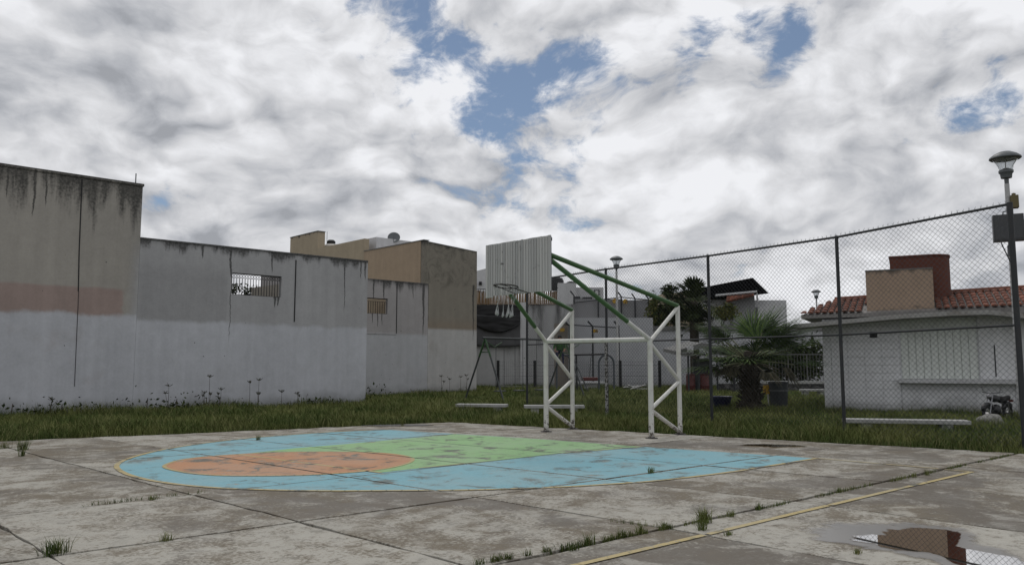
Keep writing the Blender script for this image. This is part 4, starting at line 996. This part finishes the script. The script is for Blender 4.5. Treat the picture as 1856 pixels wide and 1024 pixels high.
# person sitting on the arch
PB_ = kframe(42.)((ux(1013,42), -.02, 0))
def person():
    t = thing('person', (PB_[0], PB_[1], 1.95), 'person in a green shirt and dark jeans sitting on the arched frame', 'person')
    f_ = frame((PB_[0], PB_[1], 2.0), cR*1.2, -cv*1.2)
    J = dict(pel=(0, 0, .10), che=(.02, .02, .42), nek=(.03, .03, .56), hd=(.03, .05, .66), hd2=(.03, .06, .78), hl=(-.09, .03, .08), hr=(.09, .03, .08), kl=(-.12, .42, .06), kr=(.14, .42, .05), al=(-.12, .46, -.36), ar=(.15, .46, -.36), fl=(-.12, .60, -.40), fr=(.16, .60, -.40),
             sl=(-.17, .02, .50), sr=(.20, .02, .50), el=(-.24, .10, .26), er=(.27, .12, .27), wl=(-.18, .26, .14), wr=(.2, .28, .14), pl=(-.16, .33, .12), pr=(.18, .35, .12))
    R_ = dict(pel=.13, che=.14, nek=.05, hd=.075, hd2=.085, hl=.09, hr=.09, kl=.06, kr=.06, al=.04, ar=.04, fl=.035, fr=.035, sl=.06, sr=.06, el=.042, er=.042, wl=.032, wr=.032, pl=.03, pr=.03)
    E_ = [('pel','che'),('che','nek'),('nek','hd'),('hd','hd2'),('pel','hl'),('pel','hr'),('hl','kl'),('hr','kr'),('kl','al'),('kr','ar'),('al','fl'),('ar','fr'),('che','sl'),('che','sr'),('sl','el'),('sr','er'),('el','wl'),('er','wr'),('wl','pl'),('wr','pr')]
    J = {a: (q[0], q[1], q[2]*1.2) for a, q in J.items()}; ks_ = list(J); loc = LOC[t.name]
    me = bpy.data.meshes.new('body'); me.from_pydata([tuple(np.array(f_(J[k]))-loc) for k in ks_], [(ks_.index(a), ks_.index(b_)) for a, b_ in E_], [])
    o = bpy.data.objects.new('body_tmp', me); COL.objects.link(o); md = o.modifiers.new('skin', 'SKIN'); o.modifiers.new('sub', 'SUBSURF').levels = 2
    for k, s_ in zip(ks_, me.skin_vertices[0].data): s_.radius = (R_[k]*1.2, R_[k]*1.2); s_.use_root = (k == 'pel')
    bpy.context.view_layer.update()
    ev = o.evaluated_get(bpy.context.evaluated_depsgraph_get()); m2 = bpy.data.meshes.new_from_object(ev); bpy.data.objects.remove(o)
    for q in (SKIN, SHIRT, JEANS): m2.materials.append(q)
    inv = lambda c: (float((np.array(c)+loc-np.array([PB_[0], PB_[1], 2.0]))[:2]@-cv)/1.2, (c[2]-.05)/1.2)
    for p in m2.polygons:
        d, z = inv(p.center); p.use_smooth = True
        p.material_index = 1 if (z > .17 and z < .56 and d < .2) else (2 if z <= .17 and z > -.42 and not (d > .24 and z > .10) else 0)
    b = bpy.data.objects.new('body', m2); COL.objects.link(b); b.parent = t
    bm = bmesh.new(); bmesh.ops.create_uvsphere(bm, u_segments=12, v_segments=8, radius=.10)
    hm = MB(f_); hm.add([(.03+v.co.x, .03+v.co.y, (.76+v.co.z*1.05)*1.2) for v in bm.verts if True], [tuple(v.index for v in f.verts) for f in bm.faces]); bm.free()
    hm.build('hair', HAIR, t, smooth=True)
person()

# small things on the grass
def lathe_thing(name, p, prof, m, label, cat, n=22):
    t = thing(name, p, label, cat); MB().lathe(prof, p, n).build('shell', m, t, smooth=True); return t
tp = gp(1308, 742); tp[2] = 0
tub = lathe_thing('blue_tub', tp, [(0, .04), (.22, .04), (.30, .28), (.33, .40), (.36, .41), (.355, .44), (.32, .42), (.28, .28), (.2, .08), (0, .08)], BLUEP, 'dark blue plastic tub lying in the grass by the palm', 'tub')
MB().lathe([(.335, .36), (.35, .36), (.35, .385), (.335, .385)], tp, 22).build('rim', BLUEP, tub)
bp = gp(1412, 742); bp[2] = 0
bn = thing('rubbish_bin', bp, 'dark grey cylindrical rubbish bin beside the palm trunk', 'bin')
MB().lathe([(0, 0), (.27, 0), (.31, .85), (.33, .86), (.33, .92), (.29, .92), (.26, .1), (0, .1)], bp, 20).build('drum', GREYBIN, bn, smooth=True)
MB().lathe([(.312, .60), (.322, .60), (.322, .66), (.315, .66)], bp, 20).build('band', LAMPG, bn)
ys = gp(1394, 742); 
yn = thing('yellow_sign', (ys[0], ys[1], 0), 'tilted yellow plate on a short stake beside the rubbish bin', 'sign')
fy = frame((ys[0], ys[1], 0), cR, cv)
MB(fy).add([(-.17, 0, .50), (.15, .0, .52), (.08, .05, .82), (-.16, .05, .79), (-.17, .03, .50), (.15, .03, .52), (.08, .08, .82), (-.16, .08, .79)], [(0,1,2,3),(4,7,6,5),(0,4,5,1),(1,5,6,2),(2,6,7,3),(3,7,4,0)]).build('plate', YSIGN, yn)
MB(fy).tube([(.02, .06, -.02), (.0, .06, .6)], .025, 6).build('stake', W_WHITE, yn)
pp = gp(1150, 709)
pt_ = thing('broken_planks', (pp[0], pp[1], 0), 'heap of broken planks in the grass by the wire fence', 'planks')
for k, (a, b_, c, d) in enumerate([(-.5, .6, .05, .35), (-.4, .2, .35, .1), (-.1, .7, .1, .12), (-.6, .3, .2, .28)]):
    f_ = frame((pp[0], pp[1], 0), cR, cv); MB(f_).tube([(a, k*.12-.2, c), (b_, .1*k-.1, d)], .05, 4).build('plank', CONC2, pt_)
# pale boulder and small motorcycle before the kiosk wall
rp_ = gp(1795, 772); rp_[2] = 0
rk = thing('round_boulder', rp_, 'pale rounded boulder in the grass below the parked motorcycle', 'boulder')
bm = bmesh.new(); bmesh.ops.create_icosphere(bm, subdivisions=3, radius=1)
m = MB(frame(rp_, cR, cv)); m.add([(v.co.x*.36*(1+.25*mnoise.noise(v.co*1.5)), v.co.y*.24, .08+v.co.z*.22*(1+.3*mnoise.noise(v.co*2))) for v in bm.verts], [tuple(v.index for v in f.verts) for f in bm.faces]); bm.free()
m.build('stone', weathered('boulder_stone', (.22, .215, .20), .9, .6, (.10, .10, .09), 5.), rk, smooth='all')
mp = gp(1810, 764); mh = -cv*.50 - cR[:2]*.866; ms = np.array([-mh[1], mh[0]]); MS = .74
MF = (lambda o, u, v: (lambda q: (o[0]+u[0]*q[0]*MS+v[0]*q[1]*MS, o[1]+u[1]*q[0]*MS+v[1]*q[1]*MS, q[2]*MS)))(mp, mh, ms)
mc = thing('motorcycle', (mp[0], mp[1], 0), 'small dark motorcycle parked by the kiosk wall beside the lamp post', 'motorcycle')
RUB = mat('tyre_rubber', base=(.010, .010, .010), rough=.8); MCP = mat('motorcycle_black', base=(.012, .012, .014), rough=.35); CHR = mat('dull_chrome', base=(.25, .25, .26), rough=.35, metal=.8)
for cx_ in (.66, -.62):
    ring_ = [(cx_+.25*math.cos(2*math.pi*k/24), 0, .30+.25*math.sin(2*math.pi*k/24)) for k in range(25)]
    wl = MB(MF).tube([(cx_, -.05, .30), (cx_, .05, .30)], .05, 10).build('wheel', CHR, mc)
    MB(MF).tube(ring_, .055, 8, cap=False).build('tyre', RUB, wl, smooth='all')
    MB(MF).tube([(cx_+.205*math.cos(2*math.pi*k/24), 0, .30+.205*math.sin(2*math.pi*k/24)) for k in range(25)], .014, 6, cap=False).build('rim', CHR, wl)
    for k in range(8): a_ = math.pi*k/4; MB(MF).tube([(cx_+.03*math.cos(a_), 0, .30+.03*math.sin(a_)), (cx_+.2*math.cos(a_), 0, .30+.2*math.sin(a_))], .006, 4).build('spoke', CHR, wl)
    MB(MF).tube([(cx_+.34*math.cos(a_), 0, .30+.34*math.sin(a_)) for a_ in [rad(20+k*14) for k in range(10)]], [.03]+[.07]*8+[.03], 6).build('mudguard', MCP, mc, smooth='all')
for sg in (-1, 1):
    MB(MF).tube([(.66, sg*.08, .30), (.42, sg*.08, .98)], .022, 8).build('fork', CHR, mc, smooth=True)
    MB(MF).tube([(-.62, sg*.09, .30), (-.45, sg*.10, .66)], .025, 8).build('shock_absorber', CHR, mc, smooth=True)
    MB(MF).tube(spline3([(.40, 0, 1.0), (.40, sg*.18, 1.03), (.28, sg*.36, 1.05)]), .014, 6).build('handlebar', MCP, mc, smooth=True)
    mi_ = MB(MF).tube([(.33, sg*.28, 1.05), (.36, sg*.32, 1.20)], .007, 5).build('mirror', MCP, mc)
    MB(MF).lathe([(0, -.02), (.05, -.015), (.055, .0), (.03, .02), (0, .022)], (.36, sg*.33, 1.23), 12).build('mirror_head', MCP, mi_, smooth=True)
def blob(name, c, r, m, pw=1.):
    bm = bmesh.new(); bmesh.ops.create_uvsphere(bm, u_segments=16, v_segments=10, radius=1)
    MB(MF).add([(c[0]+v.co.x*r[0], c[1]+v.co.y*r[1]*(1-.35*(v.co.x < 0)*abs(v.co.x)), c[2]+v.co.z*r[2]*(1+.2*v.co.x)) for v in bm.verts], [tuple(v.index for v in f.verts) for f in bm.faces]).build(name, m, mc, smooth='all'); bm.free()
blob('fuel_tank', (.15, 0, .82), (.28, .15, .13), MCP); blob('headlamp', (.50, 0, .90), (.09, .09, .09), CHR); blob('engine', (.08, 0, .42), (.22, .15, .20), MCP)
MB(MF).tube(spline3([(-.02, 0, .80), (-.35, 0, .77), (-.80, 0, .86)]), [.10, .12, .13, .13, .12, .11, .10, .09, .05], 8).build('seat', RUB, mc, smooth='all')
MB(MF).tube([(.42, 0, .92), (.30, 0, .30), (-.30, 0, .28), (-.50, 0, .70), (.36, 0, .80)], .024, 8).build('frame', MCP, mc, smooth=True)
MB(MF).tube([(.12, -.14, .30), (-.2, -.16, .24), (-.75, -.17, .34)], [.025, .04, .045], 8).build('exhaust', CHR, mc, smooth=True)
MB(MF).box(-.93, -.86, -.07, .07, .68, .76).build('tail_lamp', REDP, mc)

# ------------------------------------------------------------------ fan palm
pb = gp(1362, 748); pb = np.array([pb[0], pb[1], 0.]); crown = pb + np.array([0, 0, 1.80])
pm = thing('fan_palm', pb, 'squat fan palm with upright green fans and rough dark trunk', 'palm tree')
pr = [(.34, -.05), (.35, .15), (.28, .5), (.24, 1.0), (.23, 1.5), (.18, 1.9), (0, 2.0)]
MB().lathe([(r*(1+.06*math.sin(z*9)), z) for r, z in pr], pb, 18).build('trunk', BARK, pm, smooth=True)
bo = MB()
for k in range(330):                                # old leaf bases
    z = random.uniform(.0, 1.8); a = random.uniform(0, 6.283); r = np.interp(z, [q[1] for q in pr], [q[0] for q in pr])
    d = Vector((math.cos(a), math.sin(a), 0)); p0 = Vector(pb) + d*(r-.03) + Vector((0, 0, z)); p1 = p0 + d*random.uniform(.08, .2) + Vector((0, 0, random.uniform(-.02, .2)))
    bo.tube([p0, p1], [.035, .012], 4)
bo.build('leaf_bases', BARK, pm, kind='stuff')
def frond(az, el, stalk, rad_, dry=False, spread=150, crown=crown, pm=pm, leaf=None, NB_=34, w_=.022):
    d = Vector((math.cos(az)*math.cos(el), math.sin(az)*math.cos(el), math.sin(el))); c0 = Vector(crown) - Vector((0, 0, .25))
    hub = c0 + d*stalk - Vector((0, 0, .12*stalk)); side = d.cross(Vector((0, 0, 1))); side.normalize(); nrm = side.cross(d).normalized()
    b = MB(); b.tube(spline3([c0, c0.lerp(hub, .5)+Vector((0, 0, .05)), hub], 3), [.028, .026, .024, .022, .02, .018, .014], 5)
    st = b.build('stalk', PALMSTEM if not dry else PALMDRY, pm)
    f_ = MB()
    for k in range(NB_):
        t = rad(spread)*(k/(NB_-1)-.5); dd_ = (d*math.cos(t) + side*math.sin(t)).normalized(); L = rad_*(.72+.28*math.cos(t))*random.uniform(.9, 1.06)
        s2 = dd_.cross(nrm).normalized()*w_
        fold = nrm*(.05 if k % 2 else -.01)
        p0 = hub; p1 = hub + dd_*L*.5 + fold + nrm*.04; p2 = hub + dd_*L + fold - Vector((0, 0, (.10 if not dry else .45)*L*random.uniform(.4, 1.3)))
        f_.add([p0, p1 - s2, p1 + s2, p1+(p2-p1)*.55-s2*.6, p1+(p2-p1)*.55+s2*.6, p2], [(0, 1, 2), (1, 3, 4, 2), (3, 5, 4)])
    f_.build('fan', leaf or (PALM if not dry else PALMDRY), st)
camaz = math.atan2(cR[1], cR[0])
for k in range(29):
    az = camaz + k*2.399 + random.uniform(-.2, .2); el = rad([66, 44, 30, 16, 2, 40, 22, 8][k % 8] + random.uniform(-6, 6))
    frond(az, el, random.uniform(.85, 1.2), random.uniform(1.0, 1.3))
for az_, el_, sl in ((camaz+.10, 44, 1.1), (camaz-.1, 24, 1.2), (camaz+3.05, 36, 1.1), (camaz+3.25, 14, 1.25), (camaz+.3, 60, 1.0), (camaz+2.8, 58, 1.0), (camaz+3.3, -2, 1.2), (camaz-.2, 4, 1.2), (camaz+.05, 33, 1.2)): frond(az_, rad(el_), sl*1.1, 1.35, False, 170)
for k in range(8): frond(camaz + k*.8 + random.uniform(-.2, .2), rad(random.uniform(-18, -4)), random.uniform(.8, 1.05), random.uniform(.5, .75), True, 110)

KDP = kframe(46.); d0 = np.array(KDP((ux(1258, 46.), 0., 0.))); 
dp = thing('dark_palm', d0, 'tall dark spiky palm behind the second fence post', 'palm tree')
dz0 = zy(540, 46.); DPAL = mat('dark_palm_leaf', lambda b: dict(col=b.mix(b.island(), (.014, .022, .010), (.045, .058, .022))), rough=.7, spec=.06)
MB().lathe([(.32, -.1), (.28, 1.), (.24, dz0-.3), (.1, dz0)], d0, 12).build('trunk', BARK, dp, smooth=True)
for k in range(46):
    frond(camaz + k*2.399, rad([80, 66, 50, 30, 10, -8, 72, 40, -28, -45][k % 10] + random.uniform(-8, 8)), random.uniform(.45, .8), random.uniform(.8, 1.15), False, 120, d0 + np.array([0, 0, dz0 - random.choice((-.3, 0, .3, .9, 1.4))]), dp, DPAL, 18, .055)
# ------------------------------------------------------------------ weeds and grass
def weed(p, h, label, big_=True, lean=0.):
    t = thing('tall_weed', (p[0], p[1], 0), label, 'weed', 'flowering weeds along the foot of the grey wall')
    f_ = frame((p[0], p[1], 0), cR, cv); m = MB(f_); heads = MB(f_)
    for k in range(random.choice((1, 2, 2, 3))):
        hx = random.uniform(-.12, .12) if k else 0; hh = h*(1 if k == 0 else random.uniform(.45, .85))
        m.tube(spline3([(0, 0, 0), (hx*.4, 0, hh*.5), (hx+lean, random.uniform(-.05, .05), hh)], 3), [.007]*4 + [.006, .005, .004], 4)
        for q in range(14):
            a = random.uniform(0, 6.28); e_ = random.uniform(.02, .13 if k == 0 else .08); c = (hx+lean+e_*math.cos(a), e_*math.sin(a), hh + random.uniform(-.03, .05))
            heads.tube([(hx+lean, 0, hh-.06), c], [.004, .009], 3)
    m.build('stems', TWIG, t); heads.build('flower_heads', UMBEL, t, kind='stuff')
    pts = [f_((random.gauss(0, .16), random.gauss(0, .1), abs(random.gauss(0, h*.13)))) for _ in range(34)]
    leafcloud(pts, .07, LEAFD, 'leaves', t)
WLS = {301: 'slender solitary flowering weed standing alone at the foot of the grey wall', 378: 'tallest flowering weed at the foot of the grey boundary wall', 455: 'tall flowering weed below the barred opening with a close twin', 540: 'last small flowering weed along the grey wall, past the vertical wall joint'}
WL = 'thin flowering weed with dark seed heads at the foot of the grey boundary wall'
for x_, y_, h in ((301,712,.9),(378,697,1.2),(369,715,.6),(402,716,.7),(455,704,.95),(467,703,1.05),(509,720,.55),(540,724,.45),(95,732,.5)):
    q = atY(x_, 745, 25.7); weed((q[0], 25.75+random.uniform(-.25, .2)), h*.85 + .1, WLS.get(x_, WL) if x_ > 150 else 'single thin weed at the foot of the tall beige house wall')
for x_ in (800, 815, 835, 845): q = atY(x_, 710, 30.9); weed((q[0], 30.9), random.uniform(.7, 1.0), 'thin weed with seed heads at the foot of the tan house side')
for x_, r in ((110,.35),(180,.3),(265,.45),(318,.4),(372,.4),(215,.25),(340,.25),(20,.4),(672,.55),(560,.25),(600,.2)):
    q = atY(x_, 745, 25.8) if x_ < 660 else (17.6, 27.2, 0)
    t = thing('leafy_weed', (q[0], q[1], 0), 'low dark leafy weed clump against the plaster wall' if x_ < 660 else 'dark leafy bush in the corner where the grey wall ends', 'weed', 'leafy weeds against the wall' if x_ < 660 else None)
    pts = [(q[0]+random.gauss(0, r), q[1]+random.gauss(0, .12), abs(random.gauss(.08, r*.55))) for _ in range(int(170*r))]
    MB().tube([(q[0], q[1], 0), (q[0]+.03, q[1], r)], .012, 4).build('stem', TWIG, t); leafcloud(pts, .11, LEAFD, 'leaves', t, 0., .6)

def edge_X(y): return np.interp(y, [-6, 3.9, 7.06, 10.87, 14.03, 16.9], [16., 15.62, 15.2, 14.42, 13.52, 12.75])
def edge_Y(x): return np.interp(x, [-12, 3.2, 7.0, 12.8], [21.8, 18.9, 17.85, 16.95])
def blades(P_, h, wd, lean):
    n = len(P_); a = rng.uniform(0, 2*np.pi, n); dv_ = np.stack([np.cos(a), np.sin(a), np.zeros(n)], 1); sv_ = np.stack([-dv_[:, 1], dv_[:, 0], np.zeros(n)], 1)
    # blades turn roughly across the sight lines for even coverage
    base = np.c_[P_, np.full(n, -.09)]; ln = lean*rng.uniform(.1, 1., n)*h
    up = np.array([0, 0, 1.]); w2 = (wd/2)[:, None]*sv_
    h = h + .04; p1 = base + up*(h*.6)[:, None] + dv_*(ln*.35)[:, None]; p2 = base + up*h[:, None] + dv_*ln[:, None]
    return np.stack([base-w2, base+w2, p1+w2*.8, p1-w2*.8, p2], 1)
def grassmesh(name, V, m, kind='stuff'):
    n = len(V); me = bpy.data.meshes.new(name); me.vertices.add(n*5); me.vertices.foreach_set('co', V.reshape(-1).astype(np.float32))
    idx = np.arange(n)[:, None]*5
    loops = np.concatenate([idx+np.array([0, 1, 2, 3]), idx+np.array([3, 2, 4])], 1).reshape(-1)
    me.loops.add(n*7); me.loops.foreach_set('vertex_index', loops.astype(np.int32))
    me.polygons.add(n*2); st = np.stack([np.arange(n)*7, np.arange(n)*7+4], 1).reshape(-1); me.polygons.foreach_set('loop_start', st.astype(np.int32))
    me.update(calc_edges=True); me.validate(); me.materials.append(m)
    o = bpy.data.objects.new(name, me); COL.objects.link(o); o['kind'] = kind; return o
N = 2600000
S_ = np.stack([rng.uniform(-14, 48, N), rng.uniform(-9, 46, N)], 1)
k = S_[:, 0]*cF[0]/math.cos(PITCH) + S_[:, 1]*cF[1]/math.cos(PITCH); lat = S_@cR[:2]
ok = (k > 8) & (np.abs(lat)/k < .95)
inc = (S_[:, 0] < edge_X(S_[:, 1])-.0) & (S_[:, 1] < edge_Y(S_[:, 0]))
ok &= ~inc
ok &= ~((S_[:, 1] > 26.28) & (S_[:, 0] < 16.9)) & ~((S_[:, 1] > 31.48) & (S_[:, 0] < 27.0))
ku_ = (S_-KO)@ku; kv_ = (S_-KO)@kv; ok &= ~((ku_ > -.02) & (kv_ > -.01) & (kv_ < 4.5))
ok &= k < 49.5
ok &= rng.uniform(size=N) < np.clip((19/np.maximum(k, 1))**1.3, .12, 1)
S_ = S_[ok]; k = k[ok]
nz = np.array([mnoise.noise(Vector((x*.45, y*.45, 0))) + .6*mnoise.noise(Vector((x*1.5, y*1.5, 3))) for x, y in S_])
near = np.minimum(np.abs(S_[:, 0]-edge_X(S_[:, 1])), np.where(S_[:, 0] < 13, np.abs(S_[:, 1]-edge_Y(S_[:, 0])), 99))
hgt = (.23 + .15*nz)*rng.uniform(.45, 1.35, len(S_))*np.clip(.55+near*.35, .5, 1.); hgt = np.clip(hgt, .05, .55)
wl_ = (np.abs(S_[:, 1]-26.3) < .6) & (S_[:, 0] < 17); hgt[wl_] *= 1.35
wd = np.clip(.0068*k/15, .0055, .022)*rng.uniform(.7, 1.5, len(S_))
grassmesh('grass', blades(S_, hgt, wd, 1.5), GRASS)['label'] = 'rough uncut grass around the court and playground'
print('blades', len(S_))

# weeds in the joints
def tuft(p, h, r, n, label):
    a = rng.uniform(0, 6.283, n); rr = rng.uniform(0, r, n)**1.; Q = np.stack([p[0]+rr*np.cos(a), p[1]+rr*np.sin(a)*.6], 1)
    V = blades(Q, rng.uniform(.35, 1., n)*h, np.full(n, .006), 1.5); V[:, :, 2] += .07
    o = grassmesh('grass_tuft', V, GRASS); del o['kind']; c = V.reshape(-1, 3).mean(0); c[2] = 0
    me = o.data; co = np.empty(len(me.vertices)*3, np.float32); me.vertices.foreach_get('co', co); co = co.reshape(-1, 3)-c.astype(np.float32); me.vertices.foreach_set('co', co.reshape(-1)); o.location = [float(q) for q in c]
    tag(o, label, 'grass tuft', 'grass tufts in the slab joints')
TU = [(98,1004,.13,.12,140,'bushy grass tuft where two slab joints cross near the tall wall side'),(1278,947,.16,.11,130,'tallest grass tuft in the long joint beside the yellow line'),(1273,960,.13,.07,60,'small grass tuft on the yellow line side of the long joint'),
      (1180,857,.10,.06,50,'lone small tuft growing through the blue paint'),(468,797,.11,.05,50,'dark little tuft on the far blue paint'),(41,815,.24,.10,110,'upright dark tuft on the far slabs toward the tall house wall'),(40,826,.14,.06,50,'low dark tuft in front of the upright one on the far slabs'),
      (8,812,.14,.12,60,'flat tuft at the edge of the far slabs'),(730,768,.14,.05,50,'dark tuft standing in the far puddle')]
for x_, y_, h, r, n, lab in TU: tuft(gp(x_, y_), h, r, n, lab)
for x_, y_, h in ((1070,986,.13),(1127,974,.11),(1160,965,.12),(1203,958,.10),(1325,936,.09),(1375,924,.10),(1040,997,.09),(300,980,.10),(275,906,.06),(1520,892,.09),(1680,860,.10),(1656,864,.08),(1555,1003,.05),(1320,970,.05)): tuft(gp(x_, y_), h*.75, .06, 40, 'short sparse grass tuft, one of many scattered along the slab joints')
# continuous fine growth along the long joint
Q = []
for a, b_, n in (((860,1024),(1240,953),1500),((1240,953),(1830,826),1500),((1100,944),(1220,960),120),((130,920),(370,892),240)):
    A_, B_ = gp(*a)[:2], gp(*b_)[:2]; t = rng.uniform(0, 1, n); clump = np.array([mnoise.noise(Vector((q*14+a[0], 0, 0))) for q in t]); t = t[clump > -.05]; d_ = (B_-A_)/np.linalg.norm(B_-A_); nn_ = np.array([-d_[1], d_[0]])
    Q.append(A_ + (B_-A_)*t[:, None] + nn_*rng.normal(0, .012, len(t))[:, None])
# keep it on the real joint line
jl = np.concatenate(Q); V = blades(jl, rng.uniform(.012, .055, len(jl)), np.full(len(jl), .006), 1.4); V[:, :, 2] += .06
grassmesh('joint_weeds', V, GRASS)['label'] = 'low moss and grass growing along the slab joints'
